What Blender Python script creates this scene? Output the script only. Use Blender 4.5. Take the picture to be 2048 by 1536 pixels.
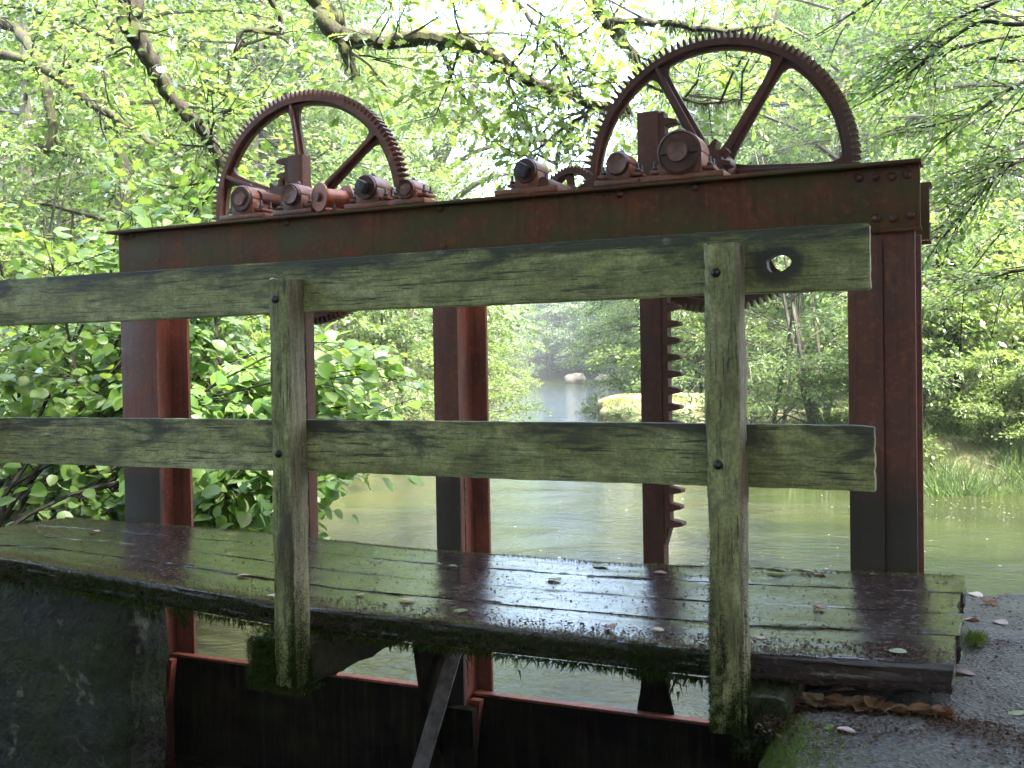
import bpy, bmesh, math, random
import numpy as np
from mathutils import Vector, Matrix, Euler

for o in list(bpy.data.objects):
    bpy.data.objects.remove(o)
C = bpy.context.scene
COL = C.collection
R = math.radians
random.seed(7)
RNG = np.random.default_rng(11)

# ------------------------------------------------------------------ camera
YAW, PITCH, ROLL, FPX = R(24.74), R(1.15), R(-0.977), 2113.6
FW = Vector((-math.sin(YAW) * math.cos(PITCH), math.cos(YAW) * math.cos(PITCH), -math.sin(PITCH)))
RT0 = Vector((math.cos(YAW), math.sin(YAW), 0))
UP0 = RT0.cross(FW)
RT = math.cos(ROLL) * RT0 + math.sin(ROLL) * UP0
UP = -math.sin(ROLL) * RT0 + math.cos(ROLL) * UP0
cam = bpy.data.cameras.new('camera')
camo = bpy.data.objects.new('camera', cam)
COL.objects.link(camo)
camo.matrix_world = Matrix(((RT.x, UP.x, -FW.x, 0), (RT.y, UP.y, -FW.y, 0), (RT.z, UP.z, -FW.z, 0), (0, 0, 0, 1)))
cam.sensor_width = 36.0
cam.lens = 36.0 * FPX / 2048.0
cam.clip_start = 0.05
cam.clip_end = 2000
C.camera = camo


def at(x, y, Y):
    """photo pixel -> point on the plane at distance Y in front of the camera"""
    r = RT * ((x - 1024) / FPX) - UP * ((y - 768) / FPX) + FW
    return r * (Y / r.y)


# ------------------------------------------------------------------ light
SUN_EL, SUN_AZ = R(60), math.atan2(0.85, -0.30)       # azimuth from +Y towards +X
w = bpy.data.worlds.new('World')
C.world = w
w.use_nodes = True
nt = w.node_tree
sky = nt.nodes.new('ShaderNodeTexSky')
sky.sky_type = 'NISHITA'
sky.sun_disc = False
sky.sun_elevation = SUN_EL
sky.sun_rotation = SUN_AZ
sky.dust_density = 4.0
sky.air_density = 1.0
bg = nt.nodes['Background']
bg.inputs[1].default_value = 0.15
nt.links.new(sky.outputs[0], bg.inputs[0])
sl = bpy.data.lights.new('sun', 'SUN')
sl.energy = 3.0
sl.angle = R(2.5)
sl.color = (1.0, 0.94, 0.84)
so = bpy.data.objects.new('sun', sl)
COL.objects.link(so)
sd = Vector((math.sin(SUN_AZ) * math.cos(SUN_EL), math.cos(SUN_AZ) * math.cos(SUN_EL), math.sin(SUN_EL)))
so.rotation_euler = sd.to_track_quat('Z', 'Y').to_euler()
so.location = (20, 10, 30)
C.view_settings.view_transform = 'Standard'
C.view_settings.look = 'None'
C.view_settings.exposure = 3.75
C.view_settings.gamma = 1.0
C.render.engine = 'CYCLES'
C.cycles.max_bounces = 8
C.cycles.diffuse_bounces = 4
C.cycles.transmission_bounces = 5
C.cycles.glossy_bounces = 3
C.cycles.use_denoising = True
C.cycles.sample_clamp_indirect = 6.0
C.cycles.caustics_reflective = False
C.cycles.caustics_refractive = False


# ------------------------------------------------------------------ materials
class NT:
    def __init__(s, name):
        s.m = bpy.data.materials.new(name)
        s.m.use_nodes = True
        s.t = s.m.node_tree
        s.b = s.t.nodes['Principled BSDF']
        s.out = s.t.nodes['Material Output']
        s.tc = s.n('ShaderNodeTexCoord')

    def n(s, typ, **kw):
        x = s.t.nodes.new(typ)
        for k, v in kw.items():
            setattr(x, k, v)
        return x

    def l(s, a, b):
        s.t.links.new(a, b)

    def coord(s, scale=(1, 1, 1), kind='Object', loc=(0, 0, 0)):
        mp = s.n('ShaderNodeMapping')
        mp.inputs['Scale'].default_value = scale
        mp.inputs['Location'].default_value = loc
        if kind == 'Position':
            g = s.n('ShaderNodeNewGeometry')
            s.l(g.outputs['Position'], mp.inputs[0])
        else:
            s.l(s.tc.outputs[kind], mp.inputs[0])
        return mp.outputs[0]

    def noise(s, co, scale, detail=4, rough=.55, dist=0.0):
        x = s.n('ShaderNodeTexNoise')
        x.inputs['Scale'].default_value = scale
        x.inputs['Detail'].default_value = detail
        x.inputs['Roughness'].default_value = rough
        x.inputs['Distortion'].default_value = dist
        s.l(co, x.inputs['Vector'])
        return x.outputs['Fac']

    def ramp(s, fac, stops):
        x = s.n('ShaderNodeValToRGB')
        e = x.color_ramp.elements
        while len(e) < len(stops):
            e.new(.5)
        for i, (p, c) in enumerate(stops):
            e[i].position = p
            if not hasattr(c, '__len__'):
                c = (c, c, c)
            e[i].color = (*c, 1)
        s.l(fac, x.inputs[0])
        return x.outputs[0]

    def mix(s, fac, a, b, blend='MIX'):
        x = s.n('ShaderNodeMix', data_type='RGBA', blend_type=blend)
        for sock, v in ((x.inputs[0], fac), (x.inputs[6], a), (x.inputs[7], b)):
            if hasattr(v, 'links'):
                s.l(v, sock)
            elif hasattr(v, '__len__'):
                sock.default_value = (*v, 1)
            else:
                sock.default_value = v
        return x.outputs[2]

    def math(s, op, a, b=None):
        x = s.n('ShaderNodeMath', operation=op)
        for i, v in enumerate((a, b)):
            if v is None:
                continue
            if hasattr(v, 'links'):
                s.l(v, x.inputs[i])
            else:
                x.inputs[i].default_value = v
        return x.outputs[0]

    def sep(s, co):
        x = s.n('ShaderNodeSeparateXYZ')
        s.l(co, x.inputs[0])
        return x.outputs

    def bump(s, h, strength=.3, dist=.01, normal=None):
        x = s.n('ShaderNodeBump')
        x.inputs['Strength'].default_value = strength
        x.inputs['Distance'].default_value = dist
        s.l(h, x.inputs['Height'])
        if normal is not None:
            s.l(normal, x.inputs['Normal'])
        return x.outputs[0]

    def done(s, col=None, rough=.6, normal=None, spec=.5, metal=0.0):
        for k, v in (('Base Color', col), ('Roughness', rough), ('Normal', normal), ('Specular IOR Level', spec), ('Metallic', metal)):
            if v is None:
                continue
            if hasattr(v, 'links'):
                s.l(v, s.b.inputs[k])
            elif hasattr(v, '__len__'):
                s.b.inputs[k].default_value = (*v, 1)
            else:
                s.b.inputs[k].default_value = v
        return s.m


def mat_rail(name, grain_axis='x', knot=None):
    """weathered timber under a film of green algae; black weather stains hang from the upper edge"""
    k = NT(name)
    post = grain_axis == 'z'
    co = k.coord((9, 9, 1.2) if post else (1.2, 9, 9))
    grain = k.noise(co, 7, 6, .65, .6)
    big = k.noise(k.coord((2.6, 2.6, .8) if post else (1.0, 2.4, 2.4)), 2.7, 6, .66, .5)
    fine = k.noise(k.coord(), 120, 3, .65)
    mot = k.noise(k.coord((1, 1, 1)), 26, 4, .65)
    green = k.ramp(big, [(.30, (.075, .076, .034)), (.42, (.235, .235, .080)), (.54, (.40, .40, .165)), (.70, (.54, .53, .31))])
    c = k.mix(k.ramp(mot, [(.35, .5), (.62, 0)]), green, (.085, .09, .03))
    c = k.mix(k.ramp(grain, [(.30, .8), (.52, 0)]), c, (.045, .042, .028))
    gen = k.sep(k.coord(kind='Generated'))
    st = k.noise(k.coord((4, 4, 1.1) if post else (1.0, 3, 4.2), loc=(3, 1, 2)), 2.6, 5, .68, .7)
    hi = k.math('ADD', st, k.math('MULTIPLY', k.math('SUBTRACT', gen[2], .5), .10 if post else .36))
    c = k.mix(k.ramp(hi, [(.55, 0), (.68, .9)]), c, (.028, .027, .021))
    if post:                                   # right-hand side paler: worn bare grey timber, plus sky light put into the colour
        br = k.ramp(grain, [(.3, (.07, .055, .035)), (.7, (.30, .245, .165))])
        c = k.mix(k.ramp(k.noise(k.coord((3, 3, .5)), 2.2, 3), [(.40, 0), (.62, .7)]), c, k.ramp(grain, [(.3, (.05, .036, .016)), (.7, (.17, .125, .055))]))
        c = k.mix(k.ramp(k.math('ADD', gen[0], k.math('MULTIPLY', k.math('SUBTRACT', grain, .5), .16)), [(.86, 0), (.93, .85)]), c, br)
    lich = k.ramp(k.noise(k.coord((1, 1, 2.2), loc=(7, 3, 1)), 9, 3, .5), [(.69, 0), (.77, .6)])
    c = k.mix(lich, c, (.34, .35, .27))
    line = k.noise(k.coord((26, 26, 1.1) if post else (1.1, 26, 26), loc=(1, 2, 5)), 6, 3, .6, .25)
    crk = k.ramp(line, [(.355, .85), (.40, 0)])
    c = k.mix(crk, c, (.03, .026, .018))
    if knot:
        v = k.n('ShaderNodeVectorMath', operation='DISTANCE')
        k.l(k.coord((1, .0, 1.35)), v.inputs[0])
        v.inputs[1].default_value = (knot[0], 0, knot[1] * 1.35)
        kd = k.math('ADD', v.outputs['Value'], k.math('MULTIPLY', k.math('SUBTRACT', mot, .5), .03))
        c = k.mix(k.ramp(kd, [(.050, .985), (.080, 0)]), c, (.035, .028, .018))
    c = k.mix(k.ramp(fine, [(.36, .4), (.62, 0)]), c, (.03, .032, .014))
    nb = k.bump(line, .45, .004, k.bump(grain, .35, .004, k.bump(fine, .3, .002, k.bump(mot, .2, .004))))
    return k.done(c, k.ramp(big, [(.3, .42), (.7, .75)]), nb, .4)


def mat_rust(name, algae=0.0, base=(.135, .032, .020), dark=(.045, .016, .013), zstain=None, rough=(.42, .70), spec=.3):
    k = NT(name)
    co = k.coord(kind='Position')
    n1 = k.noise(co, 5, 6, .65)
    n2 = k.noise(co, 42, 4, .6)
    n3 = k.noise(k.coord((9, 9, .6), 'Position'), 4, 5, .65)
    c = k.mix(k.ramp(n1, [(.32, 0), (.68, 1)]), dark, base)
    c = k.mix(k.ramp(n2, [(.52, 0), (.7, .5)]), c, tuple(x * 1.7 for x in base))
    c = k.mix(k.ramp(n3, [(.50, 0), (.68, .65)]), c, (.034, .018, .014))
    if algae:
        a = k.noise(k.coord((1.0, 1, 1.6), 'Position', (4, 2, 1)), 4.5, 5, .65)
        c = k.mix(k.ramp(a, [(.38, 0), (.66, algae)]), c, (.058, .062, .018))
    pale = k.ramp(k.noise(k.coord((1.6, 1.6, .6), 'Position', (1.3, 5, .35)), 5.0, 4, .6), [(.70, 0), (.76, .5)])
    c = k.mix(pale, c, tuple(min(.22, x * 1.2 + .10) if base[0] > .05 else x for x in base))
    if zstain is not None:                         # dried tide line: dark slime below a level
        z = k.sep(k.coord(kind='Position'))[2]
        edge = k.math('ADD', z, k.math('MULTIPLY', k.noise(co, 9, 4, .6), .14))
        s = k.ramp(k.math('ADD', k.math('MULTIPLY', edge, -6), zstain * 6 + .95), [(0, 0), (1, .9)])
        c = k.mix(s, c, (.021, .020, .014))
    nb = k.bump(n2, .25, .003, k.bump(n1, .12, .006))
    return k.done(c, k.ramp(n1, [(.3, rough[0]), (.7, rough[1])]), nb, spec)


def mat_deck():
    k = NT('wet_plank_wood')
    grain = k.noise(k.coord((1, 9, 9), 'Position'), 8, 6, .65, .8)
    patch = k.noise(k.coord((1, 1.6, 1), 'Position'), 3.0, 5, .6)
    fine = k.noise(k.coord(kind='Position'), 140, 3, .65)
    spk = k.noise(k.coord((1, 1.3, 1), 'Position', (2, 4, 1)), 46, 5, .75)
    c = k.ramp(grain, [(.3, (.010, .006, .0065)), (.62, (.036, .023, .021)), (.8, (.062, .044, .040))])
    c = k.mix(k.ramp(patch, [(.50, 0), (.72, .25)]), c, (.026, .030, .013))
    c = k.mix(k.ramp(spk, [(.62, 0), (.67, .9)]), c, (.030, .017, .011))
    c = k.mix(k.ramp(spk, [(.68, 0), (.72, .6)]), c, (.16, .10, .065))
    rough = k.math('ADD', k.ramp(patch, [(.3, .10), (.75, .24)]), k.ramp(spk, [(.56, 0), (.67, .45)]))
    nb = k.bump(grain, .13, .005, k.bump(spk, .16, .005, k.bump(fine, .10, .0012)))
    return k.done(c, rough, nb, .6)


def mat_wood_dark(name):
    k = NT(name)
    n1 = k.noise(k.coord((2, 5, 5), 'Position'), 5, 5, .65)
    n2 = k.noise(k.coord(kind='Position'), 60, 4, .6)
    c = k.ramp(n1, [(.3, (.014, .013, .008)), (.6, (.040, .036, .018)), (.75, (.042, .06, .016))])
    return k.done(c, .75, k.bump(n2, .6, .01, k.bump(n1, .3, .01)), .3)


def mat_concrete(name, tint=(1, 1, 1), moss=.6, wet=.5):
    k = NT(name)
    co = k.coord(kind='Position')
    big = k.noise(co, 2.3, 5, .6)
    mid = k.noise(co, 14, 5, .65)
    fine = k.noise(co, 120, 3, .7)
    v = k.n('ShaderNodeTexVoronoi')
    v.inputs['Scale'].default_value = 105
    k.l(co, v.inputs['Vector'])
    peb = k.ramp(v.outputs['Color'], [(.25, (.018, .018, .018)), (.6, (.07, .068, .064)), (.93, (.20, .198, .19))])
    c = k.mix(.55, k.ramp(mid, [(.3, (.018, .018, .017)), (.7, (.065, .062, .056))]), peb)
    c = k.mix(k.ramp(big, [(.35, .6), (.6, 0)]), c, (.030, .028, .024))
    c = k.mix(k.ramp(k.noise(k.coord(kind='Position', loc=(3, 7, 0)), 3.1, 5, .65), [(.52, 0), (.68, moss)]), c, (.045, .062, .015))
    c = k.mix(1.0, c, (.84, .76, .65), 'MULTIPLY')
    rough = k.ramp(big, [(.35, wet), (.62, .75)])
    nb = k.bump(v.outputs['Distance'], .6, .008, k.bump(fine, .35, .003, k.bump(mid, .35, .015)))
    return k.done(c, rough, nb, .45)


def mat_stone(name):
    k = NT(name)
    co = k.coord(kind='Position')
    big = k.noise(co, 3.2, 6, .65)
    mid = k.noise(co, 17, 5, .65)
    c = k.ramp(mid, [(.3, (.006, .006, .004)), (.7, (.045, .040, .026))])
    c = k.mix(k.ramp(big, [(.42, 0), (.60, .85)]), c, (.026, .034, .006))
    lich = k.ramp(k.noise(k.coord(kind='Position', loc=(9, 2, 4)), 7, 4, .6), [(.61, 0), (.70, .75)])
    c = k.mix(lich, c, (.20, .19, .13))
    return k.done(c, .8, k.bump(mid, 1.0, .05, k.bump(big, .8, .08)), .3)


def mat_plain(name, col, rough=.6, nscale=30, var=.35, spec=.4, bump=.3, metal=0.0):
    k = NT(name)
    n1 = k.noise(k.coord(kind='Position'), nscale, 5, .6)
    c = k.mix(k.ramp(n1, [(.3, 0), (.7, 1)]), tuple(x * (1 - var) for x in col), tuple(x * (1 + var) for x in col))
    return k.done(c, rough, k.bump(n1, bump, .01), spec, metal)


def mat_bark(name, a, b, moss):
    k = NT(name)
    co = k.coord(kind='Position')
    n1 = k.noise(k.coord((3, 3, .8), 'Position'), 12, 6, .7)
    c = k.ramp(n1, [(.3, a), (.7, b)])
    n2 = k.noise(co, 5, 4, .6)
    up = k.n('ShaderNodeNewGeometry')
    c = k.mix(k.ramp(n2, [(.42, 0), (.62, moss)]), c, (.048, .058, .014))
    c = k.mix(k.ramp(k.noise(k.coord(kind='Position', loc=(3, 3, 3)), 11, 3), [(.64, 0), (.72, .6)]), c, (.15, .155, .125))
    return k.done(c, .85, k.bump(n1, .8, .02), .2)


def mat_leaf(name, c0, c1, t0, t1, trans=.5, gloss=.45):
    """leaf blade: diffuse front, light coming through, a waxy sheen; colour varies leaf by leaf"""
    k = NT(name)
    k.t.nodes.remove(k.b)
    g = k.n('ShaderNodeNewGeometry')
    oi = k.n('ShaderNodeObjectInfo')
    rnd = g.outputs['Random Per Island']
    big = k.noise(k.coord(kind='Position'), .45, 3, .6)
    f = k.math('ADD', k.math('MULTIPLY', rnd, .55), k.math('MULTIPLY', k.math('SUBTRACT', big, .28), 1.0))
    f = k.math('ADD', f, k.math('MULTIPLY', k.math('SUBTRACT', oi.outputs['Random'], .5), .35))
    dc = k.ramp(f, [(.1, c0), (.9, c1)])
    tcol = k.ramp(f, [(.1, t0), (.9, t1)])
    d = k.n('ShaderNodeBsdfDiffuse')
    k.l(dc, d.inputs[0])
    t = k.n('ShaderNodeBsdfTranslucent')
    k.l(tcol, t.inputs[0])
    m1 = k.n('ShaderNodeMixShader')
    m1.inputs[0].default_value = trans
    k.l(d.outputs[0], m1.inputs[1])
    k.l(t.outputs[0], m1.inputs[2])
    gl = k.n('ShaderNodeBsdfGlossy')
    gl.inputs['Roughness'].default_value = .42
    gl.inputs['Color'].default_value = (1, 1, 1, 1)
    fr = k.n('ShaderNodeFresnel')
    fr.inputs[0].default_value = 1.45
    m2 = k.n('ShaderNodeMixShader')
    k.l(k.math('MULTIPLY', fr.outputs[0], gloss), m2.inputs[0])
    k.l(m1.outputs[0], m2.inputs[1])
    k.l(gl.outputs[0], m2.inputs[2])
    k.l(m2.outputs[0], k.out.inputs[0])
    return k.m


def mat_water():
    k = NT('river_water')
    pos = k.coord(kind='Position')
    n1 = k.noise(k.coord((.8, 1.9, 1), 'Position'), 6, 4, .6, .6)
    n2 = k.noise(k.coord((1.0, 1.5, 1), 'Position'), 34, 3, .6, .8)
    n3 = k.noise(pos, .8, 4, .6, 1.5)
    hump = k.ramp(n3, [(.45, .25), (.7, 1.0)])
    h = k.math('MULTIPLY', k.math('ADD', n1, k.math('MULTIPLY', n2, .30)), hump)
    bed = k.noise(pos, .55, 5, .6, .5)
    c = k.ramp(bed, [(.3, (.012, .014, .005)), (.55, (.021, .026, .008)), (.75, (.028, .024, .009))])
    n4 = k.noise(k.coord((1.0, 1.6, 1), 'Position'), 80, 2, .6, .5)
    h = k.math('ADD', h, k.math('MULTIPLY', n4, .10))
    nb = k.bump(h, .9, .05)
    return k.done(c, .05, nb, .5)


M = {}
M['rail'] = mat_rail('algae_timber', 'x')
M['rail_knot'] = mat_rail('algae_timber_knot', 'x', (-.466 + 1.2, .2195 + .9))
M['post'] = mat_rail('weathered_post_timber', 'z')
M['beam'] = mat_rust('rust_beam', .85, (.155, .050, .023), (.062, .025, .014), None, (.5, .75), .16)
M['column'] = mat_rust('rust_column', .15, (.15, .043, .026), (.075, .025, .016), -.40)
M['column_clean'] = mat_rust('rust_column_inner', .0, (.19, .054, .032), (.10, .032, .020))
M['gear'] = mat_rust('rust_gear', .10, (.10, .030, .019), (.050, .019, .013), None, (.30, .55))
M['bearing'] = mat_rust('rust_bearing', .0, (.22, .060, .024), (.08, .027, .015), None, (.26, .5), .5)
M['orange'] = mat_rust('orange_rust', .0, (.33, .085, .035), (.16, .040, .020), None, (.35, .6), .4)
M['rack'] = mat_rust('rust_rack', .12, (.10, .031, .019), (.05, .019, .013))
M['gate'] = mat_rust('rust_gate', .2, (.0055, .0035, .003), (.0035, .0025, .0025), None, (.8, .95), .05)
M['rustedge'] = mat_rust('rust_edge', .0, (.23, .065, .035), (.12, .034, .022))
M['deck'] = mat_deck()
M['joist'] = mat_wood_dark('sodden_joist_wood')
M['concrete'] = mat_concrete('gritty_concrete')
M['wall'] = mat_stone('mossy_stone')
M['boltm'] = mat_plain('dark_bolt_steel', (.045, .042, .045), .35, 60, .4, .5, .4, .6)
M['steelpale'] = mat_plain('muddy_angle_steel', (.085, .068, .058), .5, 26, .7, .4, .6)
M['shaft_end'] = mat_plain('dull_shaft_steel', (.13, .052, .036), .45, 50, .45, .5, .4)
M['water'] = mat_water()
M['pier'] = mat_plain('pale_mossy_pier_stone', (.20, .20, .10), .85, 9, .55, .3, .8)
M['rock'] = mat_plain('river_boulder', (.14, .13, .095), .8, 3, .5, .3, .6)
M['foam'] = mat_plain('foam_fleck', (.62, .64, .60), .6, 40, .2, .3, .2)
M['soil'] = mat_plain('bank_soil', (.042, .042, .018), .9, 6, .5, .2, .8)
M['moss'] = mat_leaf('moss_fronds', (.018, .032, .005), (.045, .066, .011), (.03, .05, .008), (.07, .10, .015), .35, .02)
M['moss_sunny'] = mat_leaf('sunny_moss_fronds', (.22, .24, .07), (.42, .42, .18), (.2, .24, .06), (.4, .42, .14), .35, .05)
M['moss_dry'] = mat_leaf('dry_moss_fronds', (.085, .07, .03), (.17, .15, .06), (.1, .09, .03), (.18, .16, .06), .35, .05)
M['bark'] = mat_bark('mossy_bark', (.016, .014, .011), (.055, .048, .037), .75)
M['bark_grey'] = mat_bark('grey_bark', (.055, .05, .042), (.17, .16, .135), .35)
M['twig'] = mat_plain('dark_twig_bark', (.035, .03, .024), .8, 30, .4, .2, .3)
M['lf_oak'] = mat_leaf('oak_leaf', (.050, .095, .016), (.10, .15, .028), (.14, .28, .04), (.34, .48, .08))
M['lf_hazel'] = mat_leaf('hazel_leaf', (.065, .135, .022), (.12, .19, .034), (.26, .50, .05), (.55, .70, .09), .55, .6)
M['lf_alder'] = mat_leaf('alder_leaf', (.045, .090, .026), (.095, .145, .045), (.13, .25, .06), (.28, .42, .11))
M['lf_ash'] = mat_leaf('ash_leaf', (.055, .100, .020), (.115, .16, .034), (.17, .31, .05), (.40, .52, .09))
M['lf_beech'] = mat_leaf('beech_leaf', (.050, .10, .020), (.11, .16, .032), (.18, .33, .05), (.38, .52, .09))
M['lf_far'] = mat_leaf('far_leaf', (.050, .09, .040), (.10, .145, .062), (.14, .25, .085), (.30, .42, .15))
M['grass'] = mat_leaf('grass_blade', (.045, .080, .024), (.10, .14, .05), (.10, .18, .04), (.2, .3, .08))
M['lichen'] = mat_leaf('hanging_lichen', (.10, .125, .085), (.20, .23, .16), (.12, .15, .09), (.22, .26, .17), .4, .0)
M['leaf_brown'] = mat_leaf('fallen_leaf_brown', (.13, .052, .026), (.34, .165, .085), (.1, .04, .02), (.25, .12, .05), .3, .12)
M['leaf_tan'] = mat_leaf('fallen_leaf_tan', (.20, .095, .045), (.40, .22, .12), (.12, .06, .03), (.2, .1, .05), .3, .12)
M['moss_bright'] = mat_leaf('bright_moss_fronds', (.05, .085, .012), (.11, .16, .028), (.06, .10, .015), (.14, .2, .03), .35, .02)
M['leaf_crumb'] = mat_leaf('leaf_crumb', (.030, .016, .009), (.15, .085, .052), (.05, .02, .01), (.12, .06, .03), .2, .1)
M['leaf_green'] = mat_leaf('fallen_leaf_green', (.11, .135, .04), (.23, .27, .10), (.05, .06, .02), (.1, .12, .04), .3, .12)
M['leaf_buff'] = mat_leaf('fallen_leaf_buff', (.26, .18, .11), (.46, .35, .24), (.12, .08, .05), (.2, .14, .08), .3, .12)


# ------------------------------------------------------------------ mesh helpers
class MB:
    """collects shapes and links them as one mesh object"""

    def __init__(s):
        s.v, s.f = [], []

    def add(s, vs, fs):
        o = len(s.v)
        s.v += [tuple(p) for p in vs]
        s.f += [tuple(i + o for i in f) for f in fs]
        return s

    def box(s, x0, x1, y0, y1, z0, z1):
        v = [(x, y, z) for x in (x0, x1) for y in (y0, y1) for z in (z0, z1)]
        return s.add(v, [(0, 1, 3, 2), (4, 6, 7, 5), (0, 4, 5, 1), (2, 3, 7, 6), (0, 2, 6, 4), (1, 5, 7, 3)])

    def prism(s, pts, a, b, axis='y'):
        """polygon pts extruded from a to b along axis; pts are (x,z) for y, (y,z) for x, (x,y) for z"""
        n = len(pts)

        def P(p, t):
            return {'y': (p[0], t, p[1]), 'x': (t, p[0], p[1]), 'z': (p[0], p[1], t)}[axis]
        v = [P(p, a) for p in pts] + [P(p, b) for p in pts]
        f = [tuple(range(n - 1, -1, -1)), tuple(range(n, 2 * n))]
        f += [(i, (i + 1) % n, (i + 1) % n + n, i + n) for i in range(n)]
        return s.add(v, f)

    def tube(s, pts, rad, n=8, cap=True):
        pts = [Vector(p) for p in pts]
        if not hasattr(rad, '__len__'):
            rad = [rad] * len(pts)
        vs, fs = [], []
        ref = None
        for i, p in enumerate(pts):
            t = (pts[min(i + 1, len(pts) - 1)] - pts[max(i - 1, 0)]).normalized()
            if ref is None:
                ref = t.orthogonal().normalized()
            ref = (ref - t * ref.dot(t)).normalized()
            b = t.cross(ref)
            for k in range(n):
                a = 2 * math.pi * k / n
                vs.append(p + (ref * math.cos(a) + b * math.sin(a)) * rad[i])
        for i in range(len(pts) - 1):
            for k in range(n):
                fs.append((i * n + k, i * n + (k + 1) % n, (i + 1) * n + (k + 1) % n, (i + 1) * n + k))
        if cap:
            fs.append(tuple(range(n - 1, -1, -1)))
            fs.append(tuple((len(pts) - 1) * n + k for k in range(n)))
        return s.add(vs, fs)

    def lathe(s, prof, c=(0, 0, 0), n=24, axis='y'):
        """profile of (t, r) turned round an axis through c"""
        vs, fs = [], []
        for t, r in prof:
            for k in range(n):
                a = 2 * math.pi * k / n
                q = {'y': (r * math.cos(a), t, r * math.sin(a)), 'z': (r * math.cos(a), r * math.sin(a), t), 'x': (t, r * math.cos(a), r * math.sin(a))}[axis]
                vs.append((q[0] + c[0], q[1] + c[1], q[2] + c[2]))
        for i in range(len(prof) - 1):
            for k in range(n):
                fs.append((i * n + k, i * n + (k + 1) % n, (i + 1) * n + (k + 1) % n, (i + 1) * n + k))
        fs.append(tuple(range(n - 1, -1, -1)))
        fs.append(tuple((len(prof) - 1) * n + k for k in range(n)))
        return s.add(vs, fs)

    def build(s, name, mat, parent=None, bevel=0.0, smooth=False, seg=2):
        me = bpy.data.meshes.new(name)
        me.from_pydata([tuple(p) for p in s.v], [], s.f)
        bm = bmesh.new()
        bm.from_mesh(me)
        bmesh.ops.recalc_face_normals(bm, faces=bm.faces)
        if bevel:
            ed = [e for e in bm.edges if len(e.link_faces) == 2 and e.calc_face_angle(0) > R(38)]
            bmesh.ops.bevel(bm, geom=ed, offset=bevel, segments=seg, affect='EDGES', profile=.6, clamp_overlap=True)
        bm.to_mesh(me)
        bm.free()
        if smooth or bevel:
            me.shade_smooth()
            me.set_sharp_from_angle(angle=R(40))
        return link(name, me, mat, parent)


def link(name, me, mat, parent=None):
    o = bpy.data.objects.new(name, me)
    COL.objects.link(o)
    if mat is not None and not me.materials:
        me.materials.append(mat)
    if parent is not None:
        o.parent = parent
    return o


def thing(name, label, cat, loc=(0, 0, 0), group=None):
    o = bpy.data.objects.new(name, None)
    COL.objects.link(o)
    o.location = loc
    o.empty_display_size = .1
    return tag(o, label, cat, group)


def tag(o, label, cat, group=None):
    o['label'] = label
    o['category'] = cat
    if group:
        o['group'] = group
    return o


def noise1(n, amp, step, rng):
    """smooth 1-D wander"""
    m = max(2, int(n / step) + 2)
    k = rng.normal(0, amp, m)
    return np.interp(np.linspace(0, m - 1, n), np.arange(m), k)


def sweep(A, B, prof, N, zfun=None, amp=.002, chip=.0015, seed=1, holes=None):
    """timber from A to B: cross-section prof (list of (u, v)) swept with wandering edges.
    u runs along world Y (or X for a post), v along the other; returns MB"""
    rng = np.random.default_rng(seed)
    A, B = Vector(A), Vector(B)
    d = B - A
    n = len(prof)
    wob = [(noise1(N + 1, amp, 6, rng), noise1(N + 1, amp, 6, rng)) for _ in range(n)]
    vertical = abs(d.z) > abs(d.x)
    vs, fs = [], []
    for i in range(N + 1):
        t = i / N
        p = A + d * t
        for j, (u, v) in enumerate(prof):
            du = wob[j][0][i] + rng.normal(0, chip)
            dv = wob[j][1][i] + rng.normal(0, chip)
            if vertical:
                q = Vector((p.x + u + du, p.y + v + dv, p.z))
            else:
                q = Vector((p.x, p.y + u + du, p.z + v + dv))
            if i in (0, N):
                if vertical:
                    q.z += rng.normal(0, .003)
                else:
                    q.x += rng.normal(0, .003)
            if zfun:
                q.z += zfun(q.x, q.y)
            vs.append(q)
    for i in range(N):
        for j in range(n):
            fs.append((i * n + j, i * n + (j + 1) % n, (i + 1) * n + (j + 1) % n, (i + 1) * n + j))
    fs.append(tuple(range(n - 1, -1, -1)))
    fs.append(tuple(N * n + j for j in range(n)))
    return MB().add(vs, fs)


def rrect(u0, u1, v0, v1, r, k=2, mid=3):
    """rounded rectangle with extra points along its sides"""
    pts = []
    for cx, cy, a0 in ((u1 - r, v1 - r, 0), (u0 + r, v1 - r, 90), (u0 + r, v0 + r, 180), (u1 - r, v0 + r, 270)):
        for i in range(k + 1):
            a = R(a0 + 90 * i / k)
            pts.append((cx + r * math.cos(a), cy + r * math.sin(a)))
    out = []
    for i, p in enumerate(pts):
        q = pts[(i + 1) % len(pts)]
        out.append(p)
        if math.hypot(q[0] - p[0], q[1] - p[1]) > 4 * r:
            for m in range(1, mid + 1):
                out.append((p[0] + (q[0] - p[0]) * m / (mid + 1), p[1] + (q[1] - p[1]) * m / (mid + 1)))
    return out


# ---- leaves: many small blades as one mesh, each blade an island
def blade_template(outline, fold=.18, droop=.15):
    v = [(u, 0.0, -droop * u * u) for u, _ in outline]
    n = len(outline)
    left = [(u, w_, fold * w_ - droop * u * u) for u, w_ in outline]
    right = [(u, -w_, fold * w_ - droop * u * u) for u, w_ in outline]
    v = v + left + right
    f = []
    for i in range(n - 1):
        for side, o in ((0, n), (1, 2 * n)):
            q = [(i, i + 1, o + i + 1), (i, o + i + 1, o + i)]
            for t in q:
                pts = {tuple(np.round(v[k], 6)) for k in t}
                if len(pts) == 3:
                    f.append(t if side == 0 else t[::-1])
    used = sorted({k for t in f for k in t})
    mp = {k: i for i, k in enumerate(used)}
    # weld coincident ends
    return np.array([v[k] for k in used]), np.array([[mp[k] for k in t] for t in f])


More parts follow.
